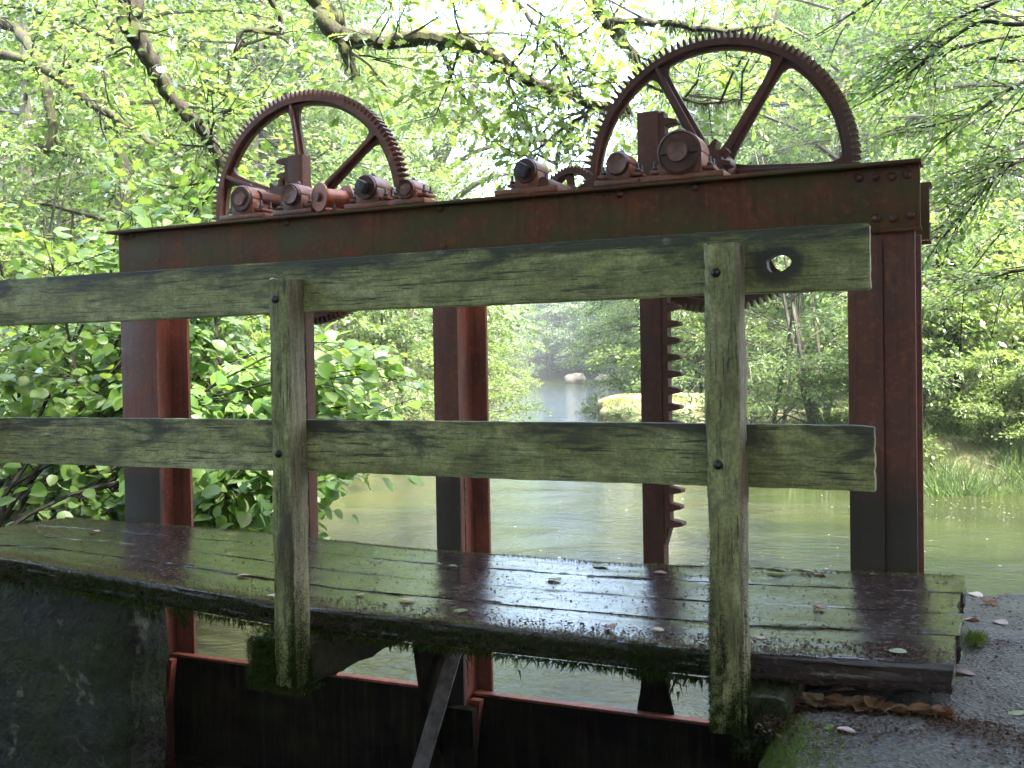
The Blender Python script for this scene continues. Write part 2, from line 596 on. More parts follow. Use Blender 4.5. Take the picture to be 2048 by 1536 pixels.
TPL = {
    'rhomb': (np.array([(0, 0, 0), (.45, .33, .06), (1, 0, -.08), (.45, -.33, .06)]), np.array([(0, 2, 1), (0, 3, 2)])),
    'narrow': (np.array([(0, 0, 0), (.45, .19, .04), (1, 0, -.1), (.45, -.19, .04)]), np.array([(0, 2, 1), (0, 3, 2)])),
    'blade': (np.array([(0, .02, 0), (0, -.02, 0), (.5, .018, -.06), (.5, -.018, -.06), (1, 0, -.3)]), np.array([(0, 1, 3), (0, 3, 2), (2, 3, 4)])),
    'hazel': blade_template([(0, 0), (.06, .20), (.25, .38), (.55, .43), (.82, .28), (1.05, 0)], .22, .18),
    'oak': blade_template([(0, 0), (.10, .05), (.2, .17), (.29, .08), (.41, .25), (.52, .12), (.66, .31), (.75, .16), (.9, .19), (1, 0)], .12, .2),
    'tuft': (np.array([(0, .09, 0), (0, -.09, 0), (1, 0, 0)]), np.array([(0, 1, 2)])),
}


def unit(a):
    return a / np.maximum(np.linalg.norm(a, axis=1, keepdims=True), 1e-9)


def blades(name, P, D, Nn, size, tpl, mat, parent=None, extra=None):
    """P base points, D blade directions, Nn blade normals"""
    tv, tf = TPL[tpl]
    D = unit(np.asarray(D, float))
    S = unit(np.cross(Nn, D))
    N2 = np.cross(D, S)
    size = np.asarray(size, float).reshape(-1, 1, 1)
    V = P[:, None, :] + size * (tv[None, :, 0:1] * D[:, None] + tv[None, :, 1:2] * S[:, None] + tv[None, :, 2:3] * N2[:, None])
    n, k = len(P), len(tv)
    V = V.reshape(-1, 3)
    Fc = (tf[None] + (np.arange(n) * k)[:, None, None]).reshape(-1, 3)
    return tri_mesh(name, V, Fc, mat, parent)


def tri_mesh(name, V, Fc, mat, parent=None):
    me = bpy.data.meshes.new(name)
    me.vertices.add(len(V))
    me.vertices.foreach_set('co', V.astype(np.float32).ravel())
    me.loops.add(Fc.size)
    me.loops.foreach_set('vertex_index', Fc.astype(np.int32).ravel())
    me.polygons.add(len(Fc))
    me.polygons.foreach_set('loop_start', np.arange(0, Fc.size, 3, dtype=np.int32))
    me.update(calc_edges=True)
    return link(name, me, mat, parent)


def spray_leaves(p0, dirs, length, n, size, rng, flat=.5, spread=.55, droop=.25):
    """leaves along twigs. p0 (m,3) twig roots, dirs (m,3), length (m,)  -> P, D, N, size arrays"""
    m = len(p0)
    dirs = unit(dirs)
    t = rng.random((m, n)) ** .8
    side = unit(np.cross(dirs, np.array([[0, 0, 1.0]]) + rng.normal(0, .25, (m, 3))))
    off = rng.normal(0, 1, (m, n)) * (length[:, None] * .28)
    P = p0[:, None] + dirs[:, None] * (t * length[:, None])[..., None] + side[:, None] * off[..., None]
    P[..., 2] += rng.normal(0, .06, (m, n)) * length[:, None] - droop * (t ** 2) * length[:, None] * .5
    D = dirs[:, None] * .7 + side[:, None] * np.sign(off)[..., None] * spread + rng.normal(0, .35, (m, n, 3))
    D[..., 2] -= .25
    N = np.zeros((m, n, 3))
    N[..., 2] = 1
    N += rng.normal(0, flat, (m, n, 3))
    s = size * (.65 + .7 * rng.random((m, n)))
    return P.reshape(-1, 3), D.reshape(-1, 3), N.reshape(-1, 3), s.ravel()


def make_tree(height, radius, base, nl, nt_, nleaf, size, tpl, leafm, barkm, seed, trunk_r=.14, stems=1, taper=.75, up=.35, twig=.8):
    """returns (trunk mesh object, crown mesh object) at the origin, to be parented and copied"""
    rng = np.random.default_rng(seed)
    mb = MB()
    TP, TD, TL = [], [], []
    for s_ in range(stems):
        a0 = rng.random() * 6.28
        lean = .0 if stems == 1 else .28
        top = np.array([math.cos(a0) * lean * height + rng.normal(0, .25), math.sin(a0) * lean * height + rng.normal(0, .25), height * (.92 + .1 * rng.random())])
        K = 9
        pts = []
        for i in range(K + 1):
            t = i / K
            p = np.array([0, 0, -.4]) * (1 - t) + top * t
            p[:2] += (math.sin(t * 5 + a0) * .02 * height * t, math.cos(t * 4 + a0) * .02 * height * t)
            if stems > 1:
                p[:2] += np.array([math.cos(a0), math.sin(a0)]) * .25 * (1 - t)
            pts.append(p)
        pts = np.array(pts)
        mb.tube(pts, [trunk_r / math.sqrt(stems) * (1 - .88 * i / K) + .006 for i in range(K + 1)], 7)
        L = max(3, nl // stems)
        for j in range(L):
            t = base + (1 - base) * (j + rng.random() * .8) / L
            t = min(t, .99)
            q = t * K
            i = min(int(q), K - 1)
            p = pts[i] + (pts[i + 1] - pts[i]) * (q - i)
            az = j * 2.4 + rng.normal(0, .35) + a0
            prof = math.sin(math.pi * min(1, .18 + .82 * (t - base) / (1 - base + 1e-6)) ** taper) * .9 + .22
            ln = radius * prof * (.75 + .45 * rng.random())
            d = np.array([math.cos(az), math.sin(az), up * (1 - .5 * rng.random())])
            seg = [p + d * ln * u + np.array([0, 0, -.28 * ln * u * u]) + rng.normal(0, .05, 3) * u for u in (0, .33, .66, 1)]
            r0 = trunk_r / math.sqrt(stems) * .42 * (1 - .7 * t)
            mb.tube(seg, [r0, r0 * .7, r0 * .45, .006], 5)
            seg = np.array(seg)
            for _ in range(nt_):
                u = .22 + .78 * rng.random()
                q2 = u * 3
                i2 = min(int(q2), 2)
                pp = seg[i2] + (seg[i2 + 1] - seg[i2]) * (q2 - i2)
                az2 = az + rng.normal(0, .9)
                TP.append(pp)
                TD.append((math.cos(az2), math.sin(az2), rng.normal(.05, .3)))
                TL.append(twig * (.6 + .8 * rng.random()))
    TP, TD, TL = np.array(TP), np.array(TD), np.array(TL)
    for p, d, l_ in zip(TP, unit(TD), TL):
        mb.tube([p, p + d * l_ * .5 - np.array([0, 0, .03 * l_]), p + d * l_ - np.array([0, 0, .125 * l_])], [.007, .005, .003], 3, False)
    P, D, N, S = spray_leaves(TP, TD, TL, nleaf, size, rng)
    tr = mb.build('trunk', barkm, None, smooth=True)
    cr = blades('crown', P, D, N, S, tpl, leafm)
    return tr, cr


# ------------------------------------------------------------------ river and ground
WZ = -1.36
LEFT = [(-3.4, 3.6), (-4.3, 4.6), (-5.3, 6.4), (-6.6, 9.2), (-8.2, 14), (-10.0, 19.5), (-12.5, 26), (-17.5, 38), (-25.5, 58), (-36, 66), (-62, 74)]
RIGHT = [(-62, 92), (-38, 81), (-25, 70), (-19.0, 58), (-13.5, 42), (-9.0, 28), (-6.8, 19), (-4.9, 15.6), (-3.3, 12.6), (-1.6, 11.2), (-.5, 10.9), (.6, 11.2), (2.5, 10.4), (4.5, 8.2), (5.0, 5.5), (4.2, 4.1), (2.5, 3.6)]
RIVER = np.array(LEFT + RIGHT)
PIT = np.array([(-3.1, 3.7), (-.7, 3.7), (-.7, -14), (-3.1, -14), (-3.1, .6), (-8.2, 1.0), (-8.2, 3.3), (-3.1, 3.3)])


def poly_sd(poly, X, Y):
    """signed distance, positive outside"""
    d2 = np.full(X.shape, 1e18)
    inside = np.zeros(X.shape, bool)
    n = len(poly)
    for i in range(n):
        ax, ay = poly[i]
        bx, by = poly[(i + 1) % n]
        ex, ey = bx - ax, by - ay
        t = np.clip(((X - ax) * ex + (Y - ay) * ey) / (ex * ex + ey * ey), 0, 1)
        d2 = np.minimum(d2, (X - ax - t * ex) ** 2 + (Y - ay - t * ey) ** 2)
        c = ((ay > Y) != (by > Y)) & (X < (bx - ax) * (Y - ay) / (by - ay + 1e-12) + ax)
        inside ^= c
    d = np.sqrt(d2)
    return np.where(inside, -d, d)


def ground_z(X, Y):
    s = poly_sd(RIVER, X, Y)
    p = poly_sd(PIT, X, Y)
    bank = np.clip(s / 1.3, 0, 1)
    bank = bank * bank * (3 - 2 * bank)
    z = WZ - .12 + bank * .62 + np.clip(s - 1.3, 0, 9) * .03 + np.clip(s - 9, 0, 120) * .07
    z = np.where(s < 0, WZ - .12 - np.clip(-s, 0, 1.5) * .4, z)
    z = z + .06 * np.sin(X * 1.7 + Y * .6) * np.cos(Y * 1.3 - X * .4) * np.clip(s, 0, 1)
    q = np.clip(1 - p / .45, 0, 1)
    z = z * (1 - q) + np.minimum(z, -2.9) * q
    # stays beneath the concrete slab on the right
    slab = (X > -.75) & (X < 3.6) & (Y > -5) & (Y < 4.3)
    z = np.where(slab & (p > .2), np.minimum(z, -1.05), z)
    return z


def gz(x, y):
    return float(ground_z(np.array([float(x)]), np.array([float(y)]))[0])


gx = np.concatenate([np.linspace(-190, -40, 26)[:-1], np.linspace(-40, -14, 40)[:-1], np.linspace(-14, 9, 116)[:-1], np.linspace(9, 90, 30)])
gy = np.concatenate([np.linspace(-40, -4, 16)[:-1], np.linspace(-4, 22, 131)[:-1], np.linspace(22, 70, 50)[:-1], np.linspace(70, 230, 34)])
GX, GY = np.meshgrid(gx, gy)
GZ = ground_z(GX, GY)
V = np.stack([GX, GY, GZ], -1).reshape(-1, 3)
ny, nx = GX.shape
idx = np.arange(ny * nx).reshape(ny, nx)
a, b, c_, d_ = idx[:-1, :-1].ravel(), idx[:-1, 1:].ravel(), idx[1:, 1:].ravel(), idx[1:, :-1].ravel()
ground = tri_mesh('ground', V, np.concatenate([np.stack([a, b, c_], 1), np.stack([a, c_, d_], 1)]), M['soil'])
ground.data.shade_smooth()
ground['kind'] = 'structure'
ground['label'] = 'brown earth river banks under the trees'

wm = MB()
wm.add([(-3.9, 3.76, WZ), (6.5, 3.76, WZ), (6.5, 13, WZ), (-3, 20, WZ), (-20, 125, WZ), (-75, 125, WZ), (-13, 20, WZ), (-8, 8, WZ)], [tuple(range(8))])
river = wm.build('water', M['water'])
river['kind'] = 'structure'
river['label'] = 'olive brown river above the sluice'
tail = MB().add([(-9.6, -14, -2.5), (-.4, -14, -2.5), (-.4, 3.68, -2.5), (-9.6, 3.68, -2.5)], [(0, 1, 2, 3)]).build('water', M['water'])
tail['kind'] = 'structure'
tail['label'] = 'dark water in the pit below the sluice gates'

# ------------------------------------------------------------------ abutments
DX = [-4.0, -3.1, -1.9, -.65, -.1]
DF = [-.655, -.640, -.706, -.714, -.692]
BX = [-4.0, -2.7, -2.1, -1.25, -.1]
DB = [-.668, -.682, -.704, -.709, -.675]


def deck_z(x, y):
    f = min(1, max(0, (y - 2.54) / .96))
    return float(np.interp(x, DX, DF)) * (1 - f) + float(np.interp(x, BX, DB)) * f


SLAB = [(-.47, -5), (-.47, 2.15), (-.50, 2.45), (-.52, 2.9), (-.53, 4.06), (1.3, 4.12), (3.5, 4.2), (3.5, -5)]
slab = thing('concrete_abutment', 'wet gritty concrete abutment slab under the right end of the plank walkway', 'abutment', (1, 1, -3))


def slab_mesh():
    # gridded top with gentle lumps, vertical sides
    xs = np.concatenate([np.linspace(0, 1.1, 56), np.linspace(1.1, 4.0, 24)[1:]])
    ys = np.concatenate([np.linspace(-5, 1.2, 18)[:-1], np.linspace(1.2, 4.06, 110)])
    rng = np.random.default_rng(4)
    lump = rng.normal(0, 1, (30, 30))
    vs, fs = [], []
    for j, y in enumerate(ys):
        xl = float(np.interp(y, [-5, 2.15, 2.45, 2.9, 4.06], [-.47, -.47, -.50, -.52, -.53]))
        for i, u in enumerate(xs):
            x = xl + u
            e = min(1, u / .10)
            z = -.82 - (.10 * (1 - e) ** 2) + .006 * lump[int((x + 1) * 7) % 30][int((y + 6) * 7) % 30] * .6 + rng.normal(0, .0012)
            z += .012 * math.sin(x * 5 + y * 2) * math.sin(y * 4.3)
            ex = min(1, (4.07 - y) / .06)
            z -= .035 * (1 - max(0, ex)) ** 2
            vs.append((x + (rng.normal(0, .006) if i == 0 else 0), y, z))
    nX, nY = len(xs), len(ys)
    for j in range(nY - 1):
        for i in range(nX - 1):
            fs.append((j * nX + i, j * nX + i + 1, (j + 1) * nX + i + 1, (j + 1) * nX + i))
    rim = [j * nX for j in range(nY)] + [(nY - 1) * nX + i for i in range(1, nX)]
    o = len(vs)
    for k_ in rim:
        vs.append((vs[k_][0] + (.0), vs[k_][1], -3.1))
    for k_ in range(len(rim) - 1):
        fs.append((rim[k_], rim[k_ + 1], o + k_ + 1, o + k_))
    return MB().add([(p[0] - 1, p[1] - 1, p[2] + 3) for p in vs], fs)


so_ = slab_mesh().build('slab', M['concrete'], slab, smooth=True)

wallt = thing('stone_abutment', 'dark mossy stone abutment wall in the shade under the left end of the walkway', 'abutment', (-3.6, 3.2, -3.1))


def wall_mesh():
    rng = np.random.default_rng(9)
    n, m = 40, 34
    vs, fs = [], []
    # plan path: along the front face then round the corner along the side face
    path = [(-8.4 + 5.19 * i / 26, 3.2) for i in range(26)] + [(-3.215, 3.205)] + [(-3.20 + .0 * i, 3.22 + .185 * i / 9) for i in range(10)] + [(-3.21, 3.412), (-3.56, 3.43)]
    for j in range(m + 1):
        z = -3.1 + (2.30 * j / m)
        for i, (x, y) in enumerate(path):
            k_ = .014 * math.sin(x * 9 + z * 7) + .012 * math.sin(z * 19 + x * 5 + y * 8) + rng.normal(0, .005)
            f = 1 if i < 26 else 0
            vs.append((x + (0 if f else k_), y + (k_ if f else 0), z + .01 * math.sin(i)))
    w_ = len(path)
    for j in range(m):
        for i in range(w_ - 1):
            fs.append((j * w_ + i, j * w_ + i + 1, (j + 1) * w_ + i + 1, (j + 1) * w_ + i))
    o = len(vs)
    vs += [(-8.4, 3.43, -.80), (-8.4, 3.43, -3.1)]
    fs.append(tuple(m * w_ + i for i in range(w_)) + (o,))
    fs.append((w_ - 1, m * w_ + w_ - 1, o, o + 1))
    return MB().add([(p[0] + 3.6, p[1] - 3.2, p[2] + 3.1) for p in vs], fs)


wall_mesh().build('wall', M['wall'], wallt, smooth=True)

# ------------------------------------------------------------------ sluice frame
FR = thing('sluice_gantry', 'rust red riveted steel gantry of three columns and a crossbeam over the sluice', 'gantry', (-1.9, 3.6, -2.6))
FO = Vector((-1.9, 3.6, -2.6))


def off(mb, o):
    mb.v = [(p[0] - o[0], p[1] - o[1], p[2] - o[2]) for p in mb.v]
    return mb


def column(xa0, xa1, xc0, xc1, zt=.40):
    """front flange xa0..xa1, web behind its right part, rear flange reaching xc1 (gate groove between)"""
    zb = -2.6
    cy = 3.55
    a_ = MB()
    a_.box(xa0, xa1, cy, cy + .014, zb, zt)
    col = off(a_, FO).build('column', M['column'], FR, bevel=.003)
    w_ = MB()
    w_.box(xc0 - .012, xc0, cy + .0145, cy + .155, zb, zt - .002)
    w_.box(xa0 + .01, xc1, cy + .1555, cy + .172, zb, zt - .004)
    w_.box(xa0 + .01, xa0 + .022, cy + .0145, cy + .155, zb, zt - .002)
    off(w_, FO).build('groove', M['column_clean'], col, bevel=.003)
    # weld bead down the web
    b_ = MB()
    rng = np.random.default_rng(int(abs(xa0) * 100))
    zz = np.linspace(-1.25, -.25, 90)
    b_.tube([(xc0 + .001, cy + .075 + rng.normal(0, .0022), z) for z in zz], [.0012 + .0032 * rng.random() for _ in zz], 6)
    off(b_, FO).build('weld_bead', M['steelpale'], col)
    return col


column(-3.55, -3.345, -3.409, -3.311)
column(-1.966, -1.860, -1.880, -1.8165)
cr_ = column(-.441, -.334, -.350, -.2275)
# the right column has a second plate closing its outer half
pl = MB().box(-.331, -.236, 3.556, 3.57, -2.6, .398)
off(pl, FO).build('cover_plate', M['column'], cr_, bevel=.003)


def channel(x0, x1, yf, z0, z1, toe, t=.012, toes=1):
    mb = MB()
    s_ = -1 if toes > 0 else 1
    mb.box(x0 + .03, x1 - .006, yf, yf + t, z0 + t + .0005, z1 - t - .0005)
    ya, yb = sorted((yf + s_ * toe, yf + t + .004))
    mb.box(x0, x1, ya, yb + .06, z1 - t, z1)
    mb.box(x0 + .03, x1 - .002, yf - .004 if s_ < 0 else ya, yb, z0, z0 + t)
    return mb


beam = off(channel(-3.56, -.212, 3.53, .392, .608, .045), FO).build('crossbeam', M['beam'], FR, bevel=.003)
rear = off(channel(-3.56, -.214, 4.06, .402, .622, .05, toes=-1), FO).build('rear_beam', M['beam'], FR, bevel=.003)
# end cleat between the two beams
off(MB().box(-3.50, -3.488, 3.60, 4.05, .40, .60), FO).build('end_plate', M['beam'], FR, bevel=.002)
# cross ties under the bearings
for x in (-2.95, -2.45, -1.30, -.80):
    off(MB().box(x - .03, x + .03, 3.605, 4.03, .598, .6075), FO).build('cross_tie', M['beam'], FR, bevel=.002)

rv_me = None
for (x, z) in [(-.399, .569), (-.349, .567), (-.300, .564), (-.254, .566), (-.349, .437), (-.297, .434), (-.246, .440), (-3.447, .588), (-3.495, .583), (-1.914, .586), (-1.90, .44), (-2.62, .582), (-1.20, .583), (-.93, .583), (-3.44, .415), (-3.49, .413)]:
    if rv_me is None:
        m_ = MB().lathe([(.0, .0145), (-.003, .0145), (-.008, .011), (-.011, .006), (-.0118, .001)], (0, 0, 0), 14)
        r_ = m_.build('rivet', M['gear'], beam, smooth=True)
        rv_me = r_.data
    else:
        r_ = link('rivet', rv_me, None, beam)
    r_.location = (x - FO.x, 3.5298 - FO.y, z - FO.z)

# angle-iron brace leaning downstream from the middle column
BA, BB = Vector((-1.885, 3.54, -.98)), Vector((-1.885, 2.75, -1.98))
bd = (BB - BA).normalized()
bn = bd.cross(Vector((1, 0, 0))).normalized()


def angle_bar(A, B, wdt, t, nrm, wx):
    mb = MB()
    ux = Vector((1, 0, 0))
    for (u0, u1, v0, v1) in ((0, wx, 0, t), (0, t, t, wdt)):
        vs = []
        for p in (A, B):
            for (u, v) in ((u0, v0), (u1, v0), (u1, v1), (u0, v1)):
                vs.append(p + ux * u + nrm * v)
        mb.add(vs, [(3, 2, 1, 0), (4, 5, 6, 7), (0, 1, 5, 4), (1, 2, 6, 5), (2, 3, 7, 6), (3, 0, 4, 7)])
    return mb


brace = off(angle_bar(BA, BB, .05, .007, -bn, .062), FO).build('brace', M['steelpale'], FR, bevel=.0015)
off(MB().prism([(3.56, -.85), (3.56, -1.62), (3.38, -1.25), (3.33, -1.02), (3.46, -.85)], -1.955, -1.93, 'x'), FO).build('gusset', M['gate'], FR, bevel=.003)
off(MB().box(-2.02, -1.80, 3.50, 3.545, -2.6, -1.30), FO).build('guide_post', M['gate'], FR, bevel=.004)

# ------------------------------------------------------------------ sluice gates with their racks


def rack_part(parent, o, x0, x1, side, ztop, zbot):
    """toothed bar: plain flat bar with a toothed strip on one side"""
    y0, y1 = 3.70, 3.76
    bar = off(MB().box(x0, x1, y0, y1, -1.27, ztop), o).build('rack', M['rack'], parent, bevel=.003)
    mb = MB()
    xe = x1 if side > 0 else x0
    mb.box(*sorted((xe + side * .0005, xe + side * .022)), y0 + .004, y1 - .004, zbot + .05, ztop - .006)
    mb.prism([(xe + side * .0005, zbot + .0495), (xe + side * .022, zbot + .0495), (xe + side * .0005, zbot - .02)], y0 + .004, y1 - .004)
    z = zbot + .05
    rng = np.random.default_rng(3)
    while z < ztop - .03:
        j = rng.normal(0, .0015)
        a_, b_ = xe + side * .0215, xe + side * (.066 + j)
        pts = [(a_, z), (b_, z + .009), (b_, z + .022), (a_, z + .031)]
        mb.prism(pts if side > 0 else pts[::-1], y0 + .004, y1 - .004)
        z += .0605
    off(mb, o).build('teeth', M['rack'], bar, bevel=.0015, seg=1)
    return bar


def gate(x0, x1, label, rx0, rx1, side, ztop, zbot):
    o = Vector(((x0 + x1) / 2, 3.7, -2.6))
    g = thing('sluice_gate', label, 'sluice gate', o, 'steel sluice gates under the walkway')
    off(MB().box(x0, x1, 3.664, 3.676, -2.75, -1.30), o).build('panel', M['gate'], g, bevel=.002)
    tp = MB().box(x0, x1, 3.650, 3.690, -1.2945, -1.284)
    off(tp, o).build('top_rail', M['rustedge'], g, bevel=.0015)
    rb = MB()
    for z in (-1.75, -2.2):
        rb.box(x0 + .04, x1 - .04, 3.61, 3.663, z, z + .012)
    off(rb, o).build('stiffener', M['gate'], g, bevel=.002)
    rack_part(g, o, rx0, rx1, side, ztop, zbot)
    xm = (rx0 + rx1) / 2
    off(MB().prism([(xm - .068, -1.283), (xm + .072, -1.283), (xm + .052, -1.20), (xm + .05, -1.1), (xm - .05, -1.1), (xm - .052, -1.20)], 3.684, 3.698), o).build('foot_plate', M['gate'], g, bevel=.002)
    # corner gussets
    for xx, d in ((x0 + .01, 1), (x1 - .05, 1)):
        off(MB().prism([(xx, -1.2955), (xx + .045, -1.2955), (xx + .016, -1.50)], 3.60, 3.633), o).build('gusset', M['rustedge'], g, bevel=.001)
    return g


gate(-3.40, -1.985, 'left dark rust brown sluice gate, its rack rising behind the left post', -2.735, -2.660, -1, .895, -.4)
gate(-1.872, -.46, 'right dark rust brown sluice gate, its long toothed rack bare between walkway and rails', -1.188, -1.108, 1, .90, -.66)

# ------------------------------------------------------------------ gear wheels


def gear_wheel(c, rot, label):
    g = thing('gear_wheel', label, 'gear wheel', c, 'big spoked gear wheels above the crossbeam')
    Ro, Ri, hw = .490, .467, .032
    rim = MB()
    n = 132
    vs, fs = [], []
    # T-section rim: broad outer band with a thin inner web
    prof = [(-hw, Ro), (-hw, Ri), (-.010, Ri - .003), (-.010, .452), (.010, .452), (.010, Ri - .003), (hw, Ri), (hw, Ro)]
    for i in range(n):
        a = 2 * math.pi * i / n
        for (y, r) in prof:
            vs.append((r * math.cos(a), y, r * math.sin(a)))
    k_ = len(prof)
    for i in range(n):
        for j in range(k_):
            fs.append((i * k_ + j, i * k_ + (j + 1) % k_, ((i + 1) % n) * k_ + (j + 1) % k_, ((i + 1) % n) * k_ + j))
    rim.add(vs, fs)
    rim.build('rim', M['gear'], g, smooth=True)
    tm = MB()
    for i in range(n):
        a = 2 * math.pi * (i + .5) / n
        ca, sa = math.cos(a), math.sin(a)

        def P(r, t, y):
            return (r * ca - t * sa, y, r * sa + t * ca)
        t0, t1 = .0064, .0030
        v = [P(Ro - .002, -t0, -hw + .001), P(Ro - .002, t0, -hw + .001), P(Ro + .013, .0056, -hw + .001), P(Ro + .026, t1, -hw + .001), P(Ro + .026, -t1, -hw + .001), P(Ro + .013, -.0056, -hw + .001)]
        v += [(p[0], hw - .001, p[2]) for p in v]
        tm.add(v, [(5, 4, 3, 2, 1, 0), (6, 7, 8, 9, 10, 11)] + [(q, (q + 1) % 6, (q + 1) % 6 + 6, q + 6) for q in range(6)])
    tm.build('toothing', M['gear'], g)
    sp = None
    for i in range(6):
        if sp is None:
            mb = MB()
            pts = [(.06, -.034), (.12, -.027), (.36, -.022), (.420, -.025), (.442, -.036), (.456, -.060), (.456, .060), (.442, .036), (.420, .025), (.36, .022), (.12, .027), (.06, .034)]
            mb.prism(pts, -.009, .009)
            mb.prism([(-.034, -.0), (.034, 0)][:0] or [(.06, -.009), (.4665, -.008), (.4665, .008), (.06, .009)], -.030, -.0095)
            mb.prism([(.06, -.009), (.4665, -.008), (.4665, .008), (.06, .009)], .0095, .030)
            sp = mb.build('spoke', M['gear'], g, bevel=.003)
            o = sp
        else:
            o = link('spoke', sp.data, None, g)
        o.rotation_euler = (0, -(rot + i * math.pi / 3), 0)
    MB().lathe([(-.07, .045), (-.07, .062), (-.05, .075), (-.035, .08), (.035, .08), (.05, .075), (.07, .062), (.07, .045)], n=32).build('hub', M['gear'], g, smooth=True)
    MB().lathe([(-.36, .030), (.17, .030)], n=20).build('shaft', M['gear'], g, smooth=True)
    # pinion that drives the rack, on the same shaft in front of the wheel
    pm = MB()
    pm.lathe([(-.205, .072), (-.135, .072)], n=28)
    for i in range(12):
        a = 2 * math.pi * i / 12
        ca, sa = math.cos(a), math.sin(a)
        v = [(r * ca - t * sa, y, r * sa + t * ca) for y in (-.205, -.135) for (r, t) in ((.07, -.013), (.07, .013), (.100, .006), (.100, -.006))]
        pm.add(v, [(3, 2, 1, 0), (4, 5, 6, 7)] + [(q, (q + 1) % 4, (q + 1) % 4 + 4, q + 4) for q in range(4)])
    pm.build('pinion', M['gear'], g, bevel=.002)
    return g


gear_wheel((-.948, 3.90, .688), R(57.5), 'right of the two big rust brown spoked gear wheels, above the long rack')
gear_wheel((-2.778, 3.90, .700), R(38), 'left of the two big rust brown spoked gear wheels, beside the orange drum')

# ------------------------------------------------------------------ bearings on the beam
BT = .608


def bearing(x, label, r=.052, zc=.076, length=.12, width=None, kind='cap', shaft=.034, mat='bearing'):
    width = width or r * 4.0
    b = thing('bearing_block', label, 'bearing', (x, 3.485, BT + .0005), 'cast bearing blocks bolted on the crossbeam')
    m_ = M[mat]
    ped = MB().box(-width / 2, width / 2, .0, length, 0, .020)
    ped.box(-r * .98, r * .98, .008, length - .008, .0205, zc)
    ped.build('base', m_, b, bevel=.004)
    pts = [(r * math.cos(R(a)), zc + .0005 + r * math.sin(R(a))) for a in range(0, 181, 12)]
    cap = MB().prism(pts, .004, length - .004)
    for s_ in (-1, 1):
        cap.box(*sorted((s_ * (r - .004), s_ * (r + .036))), .02, length - .02, .030, .042)
    cap.build('cap', m_, b, bevel=.004)
    if kind == 'collar':
        MB().lathe([(-.008, r * .99), (-.012, r * .9), (-.004, r * .82), (-.004, r * .55), (.003, r * .5)], (0, 0, zc), 32).build('collar', M['gear'], b, smooth=True)
        for s_ in (-1, 1):
            MB().box(*sorted((s_ * r * .5, s_ * r * .80)), -.018, -.004, zc - .006, zc + .006).build('key', M['boltm'], b, bevel=.001)
        MB().lathe([(-.030, .030), (-.032, .034), (-.002, .034)], (0, 0, zc), 24).build('shaft_end', M['shaft_end'], b, smooth=True)
    elif kind == 'square':
        s_ = shaft * .8
        MB().prism([(-s_, zc - s_ * .6), (s_ * .3, zc - s_ * 1.1), (s_, zc + s_ * .4), (-s_ * .2, zc + s_)], -.045, .004).build('shaft_end', M['boltm'], b, bevel=.003)
        MB().lathe([(-.004, r * .6), (-.006, r * .9), (.004, r * .94)], (0, 0, zc), 28).build('collar', M['gear'], b, smooth=True)
    else:
        MB().lathe([(-.010, shaft * .92), (-.012, shaft), (.004, shaft * 1.02)], (0, 0, zc), 28).build('shaft_end', M['shaft_end'], b, smooth=True)
        MB().lathe([(-.002, shaft * 1.05), (-.005, r * .88), (.004, r * .96)], (0, 0, zc), 28).build('collar', M['gear'], b, smooth=True)
    bolt = None
    for sx in (-1, 1):
        for yy in (.035, length - .035):
            if bolt is None:
                mb = MB().lathe([(0, .0105), (.010, .0105), (.0105, .008), (.012, .0055), (.030, .0052), (.031, .002)], n=6, axis='z')
                bolt = mb.build('bolt', M['boltm'], b, bevel=.0008, seg=1)
                o = bolt
            else:
                o = link('bolt', bolt.data, None, b)
            o.location = (sx * (r + .020), yy, .0425)
    MB().lathe([(0, .010), (.008, .009), (.014, .005), (.016, .001)], (0, length / 2, zc + r - .001), 12, 'z').build('oil_nipple', M['boltm'], b, smooth=True)
    return b


bearing(-2.815, 'round-ended bearing block at the left end of the crossbeam row', .056, .082, .13, None, 'cap', .028)
bearing(-2.565, 'round-ended bearing block left of the small orange drum', .047, .078, .11, None, 'cap', .036)
bearing(-2.215, 'bearing block with a bent square shaft end, right of the orange drum', .050, .078, .12, None, 'square')
bearing(-2.035, 'low bearing block with a stepped shaft, rightmost of the left set', .040, .056, .12, None, 'cap', .022)
bearing(-1.540, 'bearing block with a chipped square shaft end, in the middle of the crossbeam', .047, .080, .12, .25, 'square')
bearing(-1.192, 'plain round-ended bearing block left of the tall rack top', .043, .073, .11, None, 'cap', .036)
bearing(-.972, 'largest bearing block with keyed dark collar, right of the tall rack top', .076, .090, .12, .30, 'collar')

# orange flanged drum
dr = thing('orange_drum', 'small orange rusty flanged drum between bearing blocks on the crossbeam', 'drum', (-2.405, 3.545, BT + .058))
dr.rotation_euler.z = R(-22)
MB().lathe([(-.066, .056), (-.058, .058), (-.055, .037), (.055, .037), (.058, .058), (.066, .056)], n=36).build('spool', M['orange'], dr, smooth=True)
MB().lathe([(-.080, .018), (-.0665, .019)], n=18).build('axle', M['gear'], dr, smooth=True)
MB().lathe([(.0665, .019), (.4, .018)], n=18).build('axle', M['gear'], dr, smooth=True)
fb = MB().box(-.055, .055, -.05, .05, -.0575, -.048)
fb.build('saddle', M['orange'], dr, bevel=.002)
bo = MB().lathe([(0, .010), (.010, .010), (.012, .005), (.024, .005)], (0, 0, 0), 6, 'z').build('bolt', M['boltm'], dr)
bo.location = (.052, -.03, -.052)

